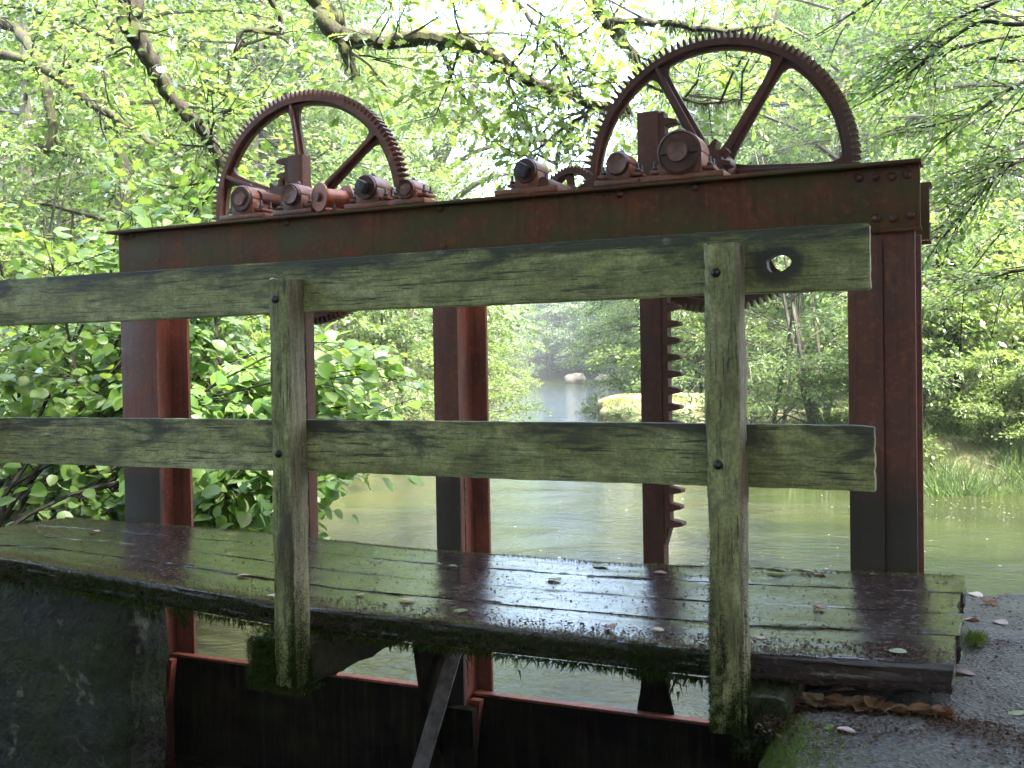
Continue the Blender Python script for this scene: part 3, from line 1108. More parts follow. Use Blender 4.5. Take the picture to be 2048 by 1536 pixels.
# small toothed wheel lying low behind the middle bearing
sg = thing('small_gear', 'small toothed drive wheel half hidden behind the middle bearing block', 'gear wheel', (-1.478, 3.80, .640))
mb = MB()
vs, fs = [], []
n = 44
for i in range(n * 2):
    a = 2 * math.pi * i / (n * 2)
    ro = .108 if i % 2 else .098
    for (y, r) in ((-.03, ro), (-.03, .078), (.03, .078), (.03, ro)):
        vs.append((r * math.cos(a), y, r * math.sin(a)))
for i in range(n * 2):
    for j in range(4):
        fs.append((i * 4 + j, i * 4 + (j + 1) % 4, ((i + 1) % (n * 2)) * 4 + (j + 1) % 4, ((i + 1) % (n * 2)) * 4 + j))
mb.add(vs, fs).build('rim', M['gear'], sg)
web = MB()
for i in range(5):
    a = i * 2 * math.pi / 5 + .5
    ca, sa = math.cos(a), math.sin(a)
    web.add([(r * ca - t * sa, y, r * sa + t * ca) for y in (-.01, .01) for (r, t) in ((.02, -.014), (.02, .014), (.079, .012), (.079, -.012))],
            [(3, 2, 1, 0), (4, 5, 6, 7)] + [(q, (q + 1) % 4, (q + 1) % 4 + 4, q + 4) for q in range(4)])
web.build('spoke_web', M['gear'], sg)
MB().lathe([(-.30, .024), (-.05, .024), (-.045, .034), (.045, .034), (.05, .024), (.24, .024)], n=18).build('hub', M['gear'], sg, smooth=True)
sg2 = thing('worn_pinion', 'small worn rusty pinion with broken teeth right of the bent square shaft', 'pinion', (-2.17, 3.70, .672))
mb = MB().lathe([(-.045, .030), (.045, .030)], n=20)
for i in range(9):
    a = 2 * math.pi * i / 9 + .2
    ca, sa = math.cos(a), math.sin(a)
    ht = .052 if i not in (2, 5) else .040
    mb.add([(r * ca - t * sa, y, r * sa + t * ca) for y in (-.045, .045) for (r, t) in ((.028, -.010), (.028, .010), (ht, .005), (ht, -.005))],
           [(3, 2, 1, 0), (4, 5, 6, 7)] + [(q, (q + 1) % 4, (q + 1) % 4 + 4, q + 4) for q in range(4)])
mb.build('toothing', M['bearing'], sg2, bevel=.002)
MB().lathe([(-.10, .020), (-.046, .020)], n=14).build('shaft', M['gear'], sg2, smooth=True)
MB().lathe([(.046, .020), (.34, .020)], n=14).build('shaft', M['gear'], sg2, smooth=True)

# ------------------------------------------------------------------ plank walkway
WK = thing('plank_walkway', 'wet dark plank walkway with mossy edges crossing in front of the sluice', 'walkway', (-2, 3, -.78))
WO = Vector((-2, 3, -.78))
edges = [2.545, 2.795, 3.02, 3.265, 3.50]
for i in range(4):
    y0, y1 = edges[i] + .0006, edges[i + 1] - .0006
    x1 = (-.100, -.092, -.104, -.097)[i]
    pr = rrect(y0, y1, -.070, 0, .010 if i == 0 else .0016, 3, 7)
    dz = (0, .0006, -.0005, .0004)[i]

    def zf(x, y, dz=dz):
        return deck_z(x, y) + dz
    mb = sweep((-3.86, 0, 0), (x1, 0, 0), pr, 150, zf, .0012, .0004, 20 + i)
    off(mb, WO).build('plank', M['deck'], WK, smooth=True)
# cross joists poking out under the front edge
for k_, (x0, x1, z0, z1, yf) in enumerate(((-1.985, -1.80, -.925, -.780, 2.455), (-.575, -.44, -.93, -.788, 2.455))):
    mb = sweep((0, yf, 0), (0, 3.5, 0), [(0, 0)], 1) if False else MB()
    rng = np.random.default_rng(30 + k_)
    pr = rrect(x0, x1, z0, z1, .025, 3, 3)
    N = 26
    vs, fs = [], []
    for i in range(N + 1):
        y = yf + (3.50 - yf) * i / N
        sc = 1 - .10 * max(0, 1 - i / 3)
        cx, cz = (x0 + x1) / 2, (z0 + z1) / 2
        for (u, v) in pr:
            # underside is cut up towards the front
            v2 = v
            vs.append((cx + (u - cx) * sc + rng.normal(0, .005), y + (rng.normal(0, .006) if i == 0 else 0), cz + (v2 - cz) * sc + rng.normal(0, .005)))
    n = len(pr)
    for i in range(N):
        for j in range(n):
            fs.append((i * n + j, i * n + (j + 1) % n, (i + 1) * n + (j + 1) % n, (i + 1) * n + j))
    fs += [tuple(range(n - 1, -1, -1)), tuple(N * n + j for j in range(n))]
    off(MB().add(vs, fs), WO).build('joist', M['joist'], WK, smooth=True)


def tufts(name, P, Nrm, size, mat, parent, rng, o, tilt=.6, tpl='tuft'):
    P = np.asarray(P)
    D = unit(np.asarray(Nrm, float) + rng.normal(0, tilt, P.shape))
    N2 = rng.normal(0, 1, P.shape)
    ob = blades(name, P - np.array(o)[None], D, N2, size, tpl, mat, parent)
    return ob


rng = np.random.default_rng(77)
# fuzzy moss on the front edge: face, lower edge and the top strip
n = 30000
x = -3.86 + 3.0 * rng.random(n) ** 1.0
x = np.where(rng.random(n) < .25, -.86 + .30 * rng.random(n), x)
band = rng.random(n)
dens = .5 + .5 * np.sin(x * 3.1 + .5) * np.sin(x * 7.7)
zt = np.array([deck_z(q, 2.55) for q in x])
P = np.stack([x, np.full(n, 2.545), zt - .003 - .066 * band ** .8], 1)
Nn = np.tile(np.array([[0, -.8, -.45]]), (n, 1))
lowm = band > .85
P[lowm, 2] = zt[lowm] - .070
Nn[lowm] = (0, -.2, -1)
keep = rng.random(n) < np.clip(.25 + .75 * dens, 0, 1)
P, Nn, lowm = P[keep], Nn[keep], lowm[keep]
S = .007 + .009 * rng.random(len(P))
S[lowm] *= 1.6 + 1.2 * rng.random(lowm.sum())
t_ = tufts('moss', P, Nn, S, M['moss'], WK, rng, WO)
t_['kind'] = 'stuff'
n = 16000
u = rng.random(n)
x = np.where(u < .55, -3.86 + 1.35 * rng.random(n), -2.75 + 2.4 * rng.random(n))
wd = np.where(u < .55, .13, .055) * (.5 + .5 * np.abs(np.sin(x * 2.3)) * np.abs(np.sin(x * 5.9 + 1)))
yy = 2.548 + wd * rng.random(n) ** 1.6
P = np.stack([x, yy, np.array([deck_z(a_, b_) for a_, b_ in zip(x, yy)]) - .001], 1)
t_ = tufts('dry_moss', P, np.tile([[0, -.1, 1.0]], (n, 1)), .005 + .008 * rng.random(n), M['moss_dry'], WK, rng, WO, .8)
t_['kind'] = 'stuff'
n = 9000                                               # back edge fringe and left corner
x = -3.85 + 3.72 * rng.random(n)
yy = 3.50 - .035 * rng.random(n) ** 2 * (.3 + np.abs(np.sin(x * 4.1)))
lc = rng.random(n) < .25
x[lc] = -3.85 + .35 * rng.random(lc.sum()) ** 2
yy[lc] = 2.9 + .6 * rng.random(lc.sum())
P = np.stack([x, yy, np.array([deck_z(a_, b_) for a_, b_ in zip(x, yy)]) - .001], 1)
t_ = tufts('moss', P, np.tile([[0, .1, 1.0]], (n, 1)), .005 + .008 * rng.random(n), M['moss_dry'], WK, rng, WO, .8)
t_['kind'] = 'stuff'
# moss on the joist ends
for (x0, x1, z0, z1, nn) in ((-1.99, -1.80, -.93, -.775, 7000), (-.575, -.44, -.935, -.785, 1800)):
    q = rng.random((nn, 3))
    P = np.stack([x0 + (x1 - x0) * q[:, 0], np.full(nn, 2.452) + .12 * (q[:, 2] > .75) * rng.random(nn), z0 + (z1 - z0) * q[:, 1]], 1)
    Nn = np.tile(np.array([[0, -.9, -.3]]), (nn, 1))
    e = q[:, 2] > .75
    P[e, 2] = np.where(rng.random(e.sum()) < .5, z0, z1)
    Nn[e, 2] = np.where(P[e, 2] < (z0 + z1) / 2, -1, 1)
    t_ = tufts('moss', P, Nn, .008 + .012 * rng.random(nn), M['moss'], WK, rng, WO)
    t_['kind'] = 'stuff'
# hanging sprigs
P = []
for (x0, k_) in ((-2.45, 40), (-2.32, 30), (-1.32, 14), (-1.18, 10), (-.82, 14), (-.74, 12), (-3.0, 16)):
    P += [(x0 + rng.normal(0, .012), 2.56 + rng.normal(0, .01), deck_z(x0, 2.56) - .066 - .05 * rng.random()) for _ in range(k_)]
t_ = tufts('moss', np.array(P), np.tile([[0, 0, -1.0]], (len(P), 1)), .02 + .02 * rng.random(len(P)), M['moss'], WK, rng, WO, .3)
t_['kind'] = 'stuff'

# ------------------------------------------------------------------ wooden railing
RL = thing('wooden_railing', 'weathered timber railing green with algae, two long rails bolted behind upright posts', 'railing', (-1.2, 2.46, -.9))
RO = Vector((-1.2, 2.46, -.9))


def rail(zb, zt, x1, seed, knot=None):
    """long board; its face is a grid so that the edges wander; a knot hole is cut right through"""
    rng = np.random.default_rng(seed)
    x0 = -3.95
    N = 150
    y0, y1 = 2.502, 2.536
    top = zt + noise1(N + 1, .0010, 14, rng) + rng.normal(0, .0005, N + 1)
    bot = zb + noise1(N + 1, .0010, 14, rng) + rng.normal(0, .0005, N + 1)
    xs = np.linspace(x0, x1, N + 1)
    bm = bmesh.new()
    loops = []
    outer = [(xs[i], top[i] - (.004 if i in (0, N) else 0)) for i in range(N + 1)]
    rag = [(x1 + rng.normal(0, .0007), zt + (zb - zt) * t) for t in np.linspace(.06, .94, 12)]
    outer += rag + [(xs[i], bot[i]) for i in range(N, -1, -1)]
    loops.append(outer)
    if knot:
        kx, kz, ra, rb = knot
        loops.append([(kx + ra * math.cos(t) * (1 + .10 * math.sin(3 * t + 1) + rng.normal(0, .04)), kz + rb * math.sin(t) * (1 + .12 * math.sin(2 * t)) * (1.0 if math.sin(t) > 0 else .85)) for t in np.linspace(0, 2 * math.pi, 40, endpoint=False)])
    for lp in loops:
        vv = [bm.verts.new((p[0], y0, p[1])) for p in lp]
        for i in range(len(vv)):
            bm.edges.new((vv[i], vv[(i + 1) % len(vv)]))
    bmesh.ops.triangle_fill(bm, edges=bm.edges[:], use_beauty=True, use_dissolve=False)
    r_ = bmesh.ops.extrude_face_region(bm, geom=bm.faces[:])
    for v in r_['geom']:
        if isinstance(v, bmesh.types.BMVert):
            v.co.y = y1
    bmesh.ops.recalc_face_normals(bm, faces=bm.faces)
    ed = [e for e in bm.edges if len(e.link_faces) == 2 and e.calc_face_angle(0) > R(50)]
    if knot:
        ed = [e for e in ed if all(math.hypot(v.co.x - knot[0], v.co.z - knot[1]) > .05 for v in e.verts)]
    bmesh.ops.bevel(bm, geom=ed, offset=.005, segments=3, affect='EDGES', clamp_overlap=True)
    for v in bm.verts:
        v.co -= RO
    me = bpy.data.meshes.new('rail')
    bm.to_mesh(me)
    bm.free()
    me.shade_smooth()
    me.set_sharp_from_angle(angle=R(45))
    return link('rail', me, M['rail_knot' if knot else 'rail'], RL)


rl = rail(.153, .305, -.262, 5, (-.466, .2195, .028, .0225))
rl['label'] = 'upper rail board with an oval knot hole near its right end'
rl = rail(-.305, -.155, -.256, 6)
rl['label'] = 'lower rail board with a square cut right end'
POSTS = (((-1.868, -1.800), .247, -.905, 2.425, 2.500), ((-.622, -.5415), .268, -.872, 2.425, 2.500), ((-3.23, -3.155), .255, -.86, 2.425, 2.500))
for k_, ((x0, x1), zt, zb, y0, y1) in enumerate(POSTS):
    pr = rrect(x0 - (x0 + x1) / 2, x1 - (x0 + x1) / 2, y0 - 2.46, y1 - 2.46, .005 if k_ == 0 else .008, 2, 3)
    lean = (-.004, .002, 0)[k_]
    mb = sweep(((x0 + x1) / 2 + lean, 2.46, zb), ((x0 + x1) / 2, 2.46, zt), pr, 70, None, .002, .0009, 60 + k_)
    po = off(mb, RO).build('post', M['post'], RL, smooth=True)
    for z in (((.19, -.245), (.20, -.245), (.2, -.24))[k_]):
        bx = (x0 + x1) / 2 - (.012, .012, .0)[k_]
        b = MB().lathe([(.006, .011), (-.002, .0115), (-.007, .009), (-.0105, .005), (-.011, .001)], (bx - RO.x, y0 - RO.y, z - RO.z), 14)
        b.build('bolt', M['boltm'], po, smooth=True)
    nn = (16000, 20000, 3000)[k_]
    h = (.36, .42, .3)[k_]
    q = rng.random((nn, 3))
    z = zb + h * np.abs(rng.normal(0, .42, nn)) * (.75 + .45 * np.sin(q[:, 2] * 5 + k_))
    z = np.minimum(z, zb + 1.5 * h)
    face = q[:, 1] < .6
    pp = (q[:, 2] - .5)
    if k_ == 0:
        pp = np.where(rng.random(nn) < .6, .5 - np.abs(rng.normal(0, .18, nn)), pp)
        pp = np.clip(pp, -.5, .5)
    P = np.where(face[:, None], np.stack([(x0 + x1) / 2 + pp * (x1 - x0), np.full(nn, y0), z], 1), np.stack([np.full(nn, x1), y0 + (y1 - y0) * q[:, 2], z], 1))
    lft = (~face) & (rng.random(nn) < .3)
    P[lft, 0] = x0
    Nn = np.where(face[:, None], np.array([[0, -1.0, -.4]]), np.array([[1.0, 0, -.4]]))
    Nn[lft, 0] = -1
    t_ = tufts('moss', P, Nn, .004 + .0055 * rng.random(nn), M['moss'], po, rng, RO, .7)
    t_['kind'] = 'stuff'

# ------------------------------------------------------------------ moss and litter on the slab
n = 12000
u = rng.random(n)
yy = np.where(u < .7, 1.3 + 1.3 * rng.random(n), 1.3 + 2.7 * rng.random(n))
xl = np.interp(yy, [-5, 2.15, 2.45, 2.9, 4.06], [-.47, -.47, -.50, -.52, -.53])
dx = np.abs(rng.normal(0, .055, n)) * (1 + .7 * np.sin(yy * 9))
P = np.stack([xl + np.abs(dx), yy, -.82 - .10 * (1 - np.minimum(1, np.abs(dx) / .1)) ** 2 + .012 * np.sin((xl + dx) * 5 + yy * 2) * np.sin(yy * 4.3)], 1)
t_ = tufts('moss', P, np.tile([[-.3, 0, 1.0]], (n, 1)), .007 + .010 * rng.random(n), M['moss_bright'], slab, rng, (1, 1, -3), .6)
t_['kind'] = 'stuff'


def slab_z(x, y):
    return -.82 + .012 * math.sin(x * 5 + y * 2) * math.sin(y * 4.3)


# crumbs of rotted leaf and grit: nobody could count them
n = 11000
u = rng.random(n)
x = np.where(u < .45, -3.8 + 3.7 * np.sqrt(rng.random(n)), np.where(u < .75, -.5 + .6 * rng.random(n), -.1 + .5 * rng.random(n)))
yy = np.where(u < .45, 2.552 + .94 * np.where(rng.random(n) < .6, .13 * rng.random(n), rng.random(n)), np.where(u < .75, 2.53 - np.abs(rng.normal(0, .10, n)) * (1 + .5 * np.sin(x * 13)), 2.2 + 1.8 * rng.random(n)))
zz = np.array([deck_z(a_, b_) + .003 if (q < .45) else slab_z(a_, b_) + .002 for a_, b_, q in zip(x, yy, u)])
ok = ~((u >= .45) & (x < -.085) & (yy > 2.53))
P = np.stack([x, yy, zz], 1)[ok]
n = len(P)
D = rng.normal(0, 1, (n, 3))
D[:, 2] *= .25
N = np.tile([[0, 0, 1.0]], (n, 1)) + rng.normal(0, .4, (n, 3))
ob = blades('leaf_litter', P, D, N, .004 + .009 * rng.random(n) ** 2, 'rhomb', M['leaf_crumb'])
ob['kind'] = 'stuff'
ob['label'] = 'brown crumbs of rotted leaf scattered on the walkway and slab'

# moss down the lit corner of the left abutment
n = 7000
zc = -.85 - 1.5 * rng.random(n)
fr = rng.random(n) < .35
P = np.where(fr[:, None], np.stack([-3.22 - np.abs(rng.normal(0, .10, n)), np.full(n, 3.19), zc], 1), np.stack([np.full(n, -3.195), 3.20 + .20 * rng.random(n), zc], 1))
kp = (np.sin(P[:, 2] * 9 + P[:, 1] * 11) + np.sin(P[:, 2] * 23 + P[:, 0] * 7) + rng.normal(0, .6, n)) > .1
Nn = np.where(fr[:, None], np.array([[0, -1.0, -.3]]), np.array([[1.0, 0, -.3]]))
t_ = tufts('moss', P[kp], Nn[kp], .008 + .012 * rng.random(kp.sum()), M['moss'], wallt, rng, (-3.6, 3.2, -3.1), .6)
t_['kind'] = 'stuff'

# fallen leaves, each its own thing


def fallen(x, y, z, size, rot, mat, label, curl=.5, tpl='hazel', group='fallen leaves on the walkway and slab'):
    outline = [(0, 0), (.06, .16), (.25, .34), (.5, .40), (.78, .28), (1.0, 0)]
    vs, fs = [], []
    rows = []
    r2 = random.Random(int(x * 1000) + int(y * 777))
    cu = curl * (1 if r2.random() < .7 else -.6)
    tw = r2.uniform(-.5, .5)
    for (a_, b_) in outline:
        row = []
        for s_ in (-1, -.5, 0, .5, 1):
            yy_ = b_ * s_ * (1 - .25 * abs(curl) * abs(s_))
            zz_ = .02 + cu * .9 * (b_ * s_) ** 2 * 1.6 + .25 * curl * (a_ - .5) ** 2 + tw * .25 * (a_ - .4) * b_ * s_ + r2.uniform(-.015, .015)
            row.append((a_ - .5, yy_, max(.004, zz_)))
        rows.append(row)
    for row in rows:
        vs += row
    for i in range(len(rows) - 1):
        for j in range(4):
            fs.append((i * 5 + j, i * 5 + j + 1, (i + 1) * 5 + j + 1, (i + 1) * 5 + j))
    mb = MB().add([(p[0] * size, p[1] * size, p[2] * size) for p in vs], fs)
    mb.tube([(-.75 * size, .02 * size, .03 * size), (-.62 * size, 0, .02 * size), (-.48 * size, 0, .02 * size)], .008 * size + .0003, 4)
    o = mb.build('fallen_leaf', M[mat], None, smooth=True)
    o.location = (x, y, z)
    o.rotation_euler = (r2.uniform(-.12, .12), r2.uniform(-.12, .12), rot)
    return tag(o, label, 'leaf', group)


def on_deck(px, py):
    z = -.70
    for _ in range(4):
        r = RT * ((px - 1024) / FPX) - UP * ((py - 768) / FPX) + FW
        p = r * (z / r.z)
        z = deck_z(p.x, p.y) + .003
    return p.x, p.y, z


def on_slab(px, py):
    z = -.82
    r = RT * ((px - 1024) / FPX) - UP * ((py - 768) / FPX) + FW
    p = r * (z / r.z)
    return p.x, p.y, slab_z(p.x, p.y) + .002


DECK_LEAVES = [
    (1553, 1145, .052, 'leaf_green', .9, 'olive green curled leaf standing on the back edge of the walkway'),
    (1200, 1132, .046, 'leaf_green', .5, 'pale green leaf on the back edge between middle column and rack'),
    (1322, 1147, .030, 'leaf_brown', .6, 'small brown leaf on the back edge just right of the rack'),
    (1108, 1160, .044, 'leaf_buff', .4, 'buff leaf scrap near the back of the walkway right of the middle column'),
    (905, 1133, .028, 'leaf_green', .5, 'tiny green leaf on the walkway at the foot of the middle column'),
    (815, 1202, .042, 'leaf_buff', .5, 'pale buff folded leaf on the walkway left of the middle'),
    (720, 1190, .030, 'leaf_buff', .4, 'small buff leaf on the walkway right of the left post'),
    (922, 1221, .034, 'leaf_green', .3, 'light green leaf lying near the front edge in the middle of the walkway'),
    (1220, 1257, .036, 'leaf_brown', .9, 'dark brown curled leaf near the front edge left of the right post'),
    (1315, 1260, .026, 'leaf_buff', .4, 'buff leaf fragment close beside the right post on the walkway'),
    (1640, 1217, .034, 'leaf_brown', .9, 'crumpled brown leaf in the middle of the walkway right of the right post'),
    (1640, 1148, .034, 'leaf_brown', .8, 'brown leaf on the back edge left of the right column'),
    (1615, 1143, .034, 'leaf_brown', .5, 'flat brown leaf beside the olive leaf on the back edge'),
    (1748, 1150, .020, 'leaf_buff', .8, 'tiny buff leaf at the foot of the right column'),
    (1795, 1304, .036, 'leaf_green', .3, 'light green leaf on the front corner at the right end of the walkway'),
    (1522, 1275, .020, 'leaf_buff', .3, 'tiny buff leaf by the front edge just right of the right post'),
    (190, 1064, .036, 'leaf_brown', .6, 'brown leaf on the far left of the walkway near the bushes'),
    (487, 1152, .034, 'leaf_buff', .5, 'slim buff leaf on the walkway left of the left post'),
    (545, 1193, .028, 'leaf_buff', .6, 'buff leaf caught against the left side of the left post'),
]
for i, (px_, py_, sz, mt, cu, lb) in enumerate(DECK_LEAVES):
    x, y, z = on_deck(px_, py_)
    fallen(x, y, z, sz * 1.4, random.uniform(-.7, .7) + (3.14 if i % 3 == 0 else 0), mt, lb, cu)
SLAB_LEAVES = [
    (1693, 1465, .030, 'leaf_brown', .5, 'red brown leaf lying alone on the slab near its mossy corner'),
    (1657, 1456, .022, 'leaf_green', .4, 'small pale green leaf on the slab left of the red brown leaf'),
    (1902, 1447, .028, 'leaf_brown', .9, 'dark curled leaf alone on the open slab below the walkway corner'),
    (2033, 1435, .034, 'leaf_green', .3, 'pale green leaf on the slab at the right edge of the picture'),
    (1640, 1410, .040, 'leaf_brown', .5, 'brown leaf on the slab in front of the litter heap'),
    (1545, 1362, .050, 'leaf_brown', .9, 'brown leaf leaning on the foot of the right post'),
    (1575, 1380, .050, 'leaf_buff', .8, 'tan leaf at the left end of the litter under the front plank'),
    (1620, 1376, .052, 'leaf_brown', .7, 'ribbed brown leaf in the litter under the front plank, second from the post'),
    (1690, 1388, .052, 'leaf_buff', .8, 'curled tan leaf in the middle of the litter under the front plank'),
    (1735, 1388, .044, 'leaf_brown', .9, 'dark curled leaf in the litter right of the curled tan leaf'),
    (1830, 1392, .058, 'leaf_buff', .7, 'long pale leaf near the front right corner of the walkway'),
    (1880, 1385, .044, 'leaf_brown', .9, 'slim dark leaf tucked under the right front corner of the walkway'),
    (1925, 1350, .046, 'leaf_brown', .6, 'brown leaf on the slab just right of the front corner'),
    (1945, 1245, .034, 'leaf_brown', .9, 'small dark leaf on the slab beside the right end of the walkway'),
    (2000, 1252, .044, 'leaf_buff', .5, 'tan leaf flat on the slab right of the walkway end'),
    (1952, 1186, .042, 'leaf_buff', .5, 'tan leaf at the back corner of the walkway end'),
    (1978, 1204, .040, 'leaf_brown', .8, 'dark rolled leaf on the slab at the water side'),
    (1960, 1275, .030, 'leaf_brown', .8, 'little dark leaf between walkway end and tan leaf'),
]
for i, (px_, py_, sz, mt, cu, lb) in enumerate(SLAB_LEAVES):
    x, y, z = on_slab(px_, py_)
    fallen(x, y, z, sz * 1.45, random.uniform(-.9, .9) + (3.14 if i % 3 == 1 else 0), mt, lb, cu)
rngl = random.Random(5)
for i in range(40):
    px_, py_ = rngl.uniform(1540, 1900), 1374 + rngl.uniform(-14, 26)
    x, y, z = on_slab(px_, py_)
    fallen(x, min(y, 2.53), z + rngl.uniform(0, .012), rngl.uniform(.055, .085), rngl.uniform(-3.1, 3.1), rngl.choice(['leaf_brown', 'leaf_brown', 'leaf_buff', 'leaf_tan']), 'curled dead leaf in the litter heaped along the foot of the front plank', rngl.uniform(.5, 1.1), group='dead leaves heaped along the front plank')
# moss clump and a grass wisp at the walkway end
q = rng.random((500, 2))
P = np.stack([-.065 + rng.normal(0, .012, 500), 3.28 + rng.normal(0, .035, 500), np.full(500, -.815)], 1)
ob = tufts('moss_clump', P, np.tile([[0, 0, 1.0]], (500, 1)), .010 + .014 * rng.random(500), M['moss_bright'], None, rng, (0, 0, 0), .5)
tag(ob, 'small bright moss clump on the slab against the walkway end', 'moss')

# ------------------------------------------------------------------ masonry pier and boulders in the river


def rock(name, c, size, seed, mat, label, cat, group=None, power=1.0, sub=4):
    bm = bmesh.new()
    bmesh.ops.create_icosphere(bm, subdivisions=sub, radius=1)
    r2 = np.random.default_rng(seed)
    k_ = r2.normal(0, 1, (6, 3))
    ph = r2.random(6) * 6
    for v in bm.verts:
        p = np.array(v.co)
        p = np.sign(p) * np.abs(p) ** power
        d = 1 + sum(.05 * math.sin(float(p @ k_[i]) * 2.2 + ph[i]) for i in range(6)) + r2.normal(0, .012)
        v.co = Vector((p[0] * size[0] * d, p[1] * size[1] * d, p[2] * size[2] * d))
    me = bpy.data.meshes.new(name)
    bm.to_mesh(me)
    bm.free()
    me.shade_smooth()
    o = link(name, me, mat)
    o.location = c
    return tag(o, label, cat, group)


def blocky(name, c, dims, seed, mat, label, cat):
    r2 = np.random.default_rng(seed)
    bm = bmesh.new()
    bmesh.ops.create_cube(bm, size=1)
    bmesh.ops.subdivide_edges(bm, edges=bm.edges[:], cuts=14, use_grid_fill=True)
    for v in bm.verts:
        p = v.co
        p.x *= dims[0]
        p.y *= dims[1]
        p.z *= dims[2]
        rnd_ = .10
        p.z -= rnd_ * (abs(p.x / dims[0]) * 2) ** 6 * (p.z > 0) + rnd_ * (abs(p.y / dims[1]) * 2) ** 6 * (p.z > 0)
        v.co = p + Vector((.05 * math.sin(p.z * 9 + p.y * 6) + r2.normal(0, .018), .05 * math.sin(p.x * 8 + p.z * 7) + r2.normal(0, .018), .03 * math.sin(p.x * 7 + p.y * 5) + r2.normal(0, .014)))
    me = bpy.data.meshes.new(name)
    bm.to_mesh(me)
    bm.free()
    me.shade_smooth()
    o = link(name, me, mat)
    o.location = c
    o.rotation_euler.z = .38
    return tag(o, label, cat)


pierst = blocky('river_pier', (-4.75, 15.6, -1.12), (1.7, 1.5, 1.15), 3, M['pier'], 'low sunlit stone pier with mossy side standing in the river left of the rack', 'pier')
rng = np.random.default_rng(91)
n = 9000
qx, qy = rng.uniform(-.82, .82, n), rng.uniform(-.72, .72, n)
qz = .575 - .10 * (np.abs(qx) / .85) ** 6 - .10 * (np.abs(qy) / .75) ** 6
t_ = tufts('dry_moss', np.stack([qx, qy, qz - .01], 1), np.tile([[0, 0, 1.0]], (n, 1)), .03 + .04 * rng.random(n), M['moss_sunny'], pierst, rng, (0, 0, 0), .7)
t_['kind'] = 'stuff'
for (px_, py_, Y, s_, sd_, lb) in ((1148, 752, 63, (.75, .7, .5), 5, 'pale rounded boulder at the far end of the river, left of a pair'), (1255, 754, 56, (.95, .8, .55), 6, 'pale boulder with dark side at the far end of the river, right of a pair'), (1205, 748, 64, (.5, .5, .35), 8, 'small dark boulder between the two pale boulders far up the river')):
    p = at(px_, py_, Y)
    rock('boulder', (p.x, p.y, WZ + .15), s_, sd_, M['rock'], lb, 'boulder', 'boulders at the far end of the river')

# ------------------------------------------------------------------ near vegetation
# hazel bush on the left bank, big soft leaves


def hazel():
    rng = np.random.default_rng(21)
    h = thing('hazel_bush', 'leafy hazel bush with big round leaves overhanging the water behind the left column', 'bush', (-5.4, 5.0, -1.0))
    o = np.array((-5.4, 5.0, -1.0))
    mb = MB()
    TP, TD, TL = [], [], []
    ends = []
    for _ in range(74):                      # targets over the silhouette seen in the photo
        px_, py_ = rng.uniform(-80, 520), 455 + 605 * rng.random() ** .8
        Y = rng.uniform(4.5, 6.6)
        ends.append(at(px_, py_, Y))
    for _ in range(18):
        px_, py_ = rng.uniform(610, 735), rng.uniform(650, 985)
        ends.append(at(px_, py_, rng.uniform(4.7, 5.4)))
    for _ in range(12):
        ends.append(at(rng.uniform(250, 470), rng.uniform(330, 470), rng.uniform(5.4, 6.2)))
    for _ in range(14):
        px_, py_ = rng.uniform(390, 600), rng.uniform(950, 1070)
        ends.append(at(px_, py_, rng.uniform(4.4, 5.0)))
    for e in ends:
        e = np.array(e)
        e[2] = max(e[2], WZ + .12, gz(e[0], e[1]) + .16)
        b = np.array((-5.4 + rng.normal(0, .5), 5.2 + rng.normal(0, .5), -1.1))
        if e[0] < -6:
            b[0] = e[0] + rng.normal(.2, .3)
            b[1] = e[1] + rng.normal(.1, .3)
        mid = (b + e) / 2 + np.array([rng.normal(0, .12), rng.normal(0, .12), .35 + .3 * rng.random()])
        pts = [b * (1 - t) ** 2 + mid * 2 * t * (1 - t) + e * t * t for t in np.linspace(0, 1, 8)]
        mb.tube(pts - o, [.013 * (1 - t) + .003 for t in np.linspace(0, 1, 8)], 5, False)
        for t in np.linspace(.3, 1, 7):
            q = b * (1 - t) ** 2 + mid * 2 * t * (1 - t) + e * t * t
            for _ in range(2):
                d = (e - mid) / (np.linalg.norm(e - mid) + 1e-6) + rng.normal(0, .75, 3)
                d[2] = d[2] * .5 - .1
                TP.append(q)
                TD.append(d)
                TL.append(.22 + .2 * rng.random())
    TP, TD, TL = np.array(TP), unit(np.array(TD)), np.array(TL)
    for p, d, l_ in zip(TP, TD, TL):
        mb.tube([p - o, p + d * l_ * .95 - o], [.004, .002], 3, False)
    mb.build('stem', M['twig'], h)
    P, D, N, S = spray_leaves(TP, TD, TL, 8, .080, rng, .38, .7, .2)
    # tilt blades towards the light over the river
    N += np.array([[.35, -.1, 0]])
    blades('foliage', P - o, D, N, S, 'hazel', M['lf_hazel'], h)


hazel()

# overhanging oak: trunk out of view on the left bank, limbs arching down over the sluice


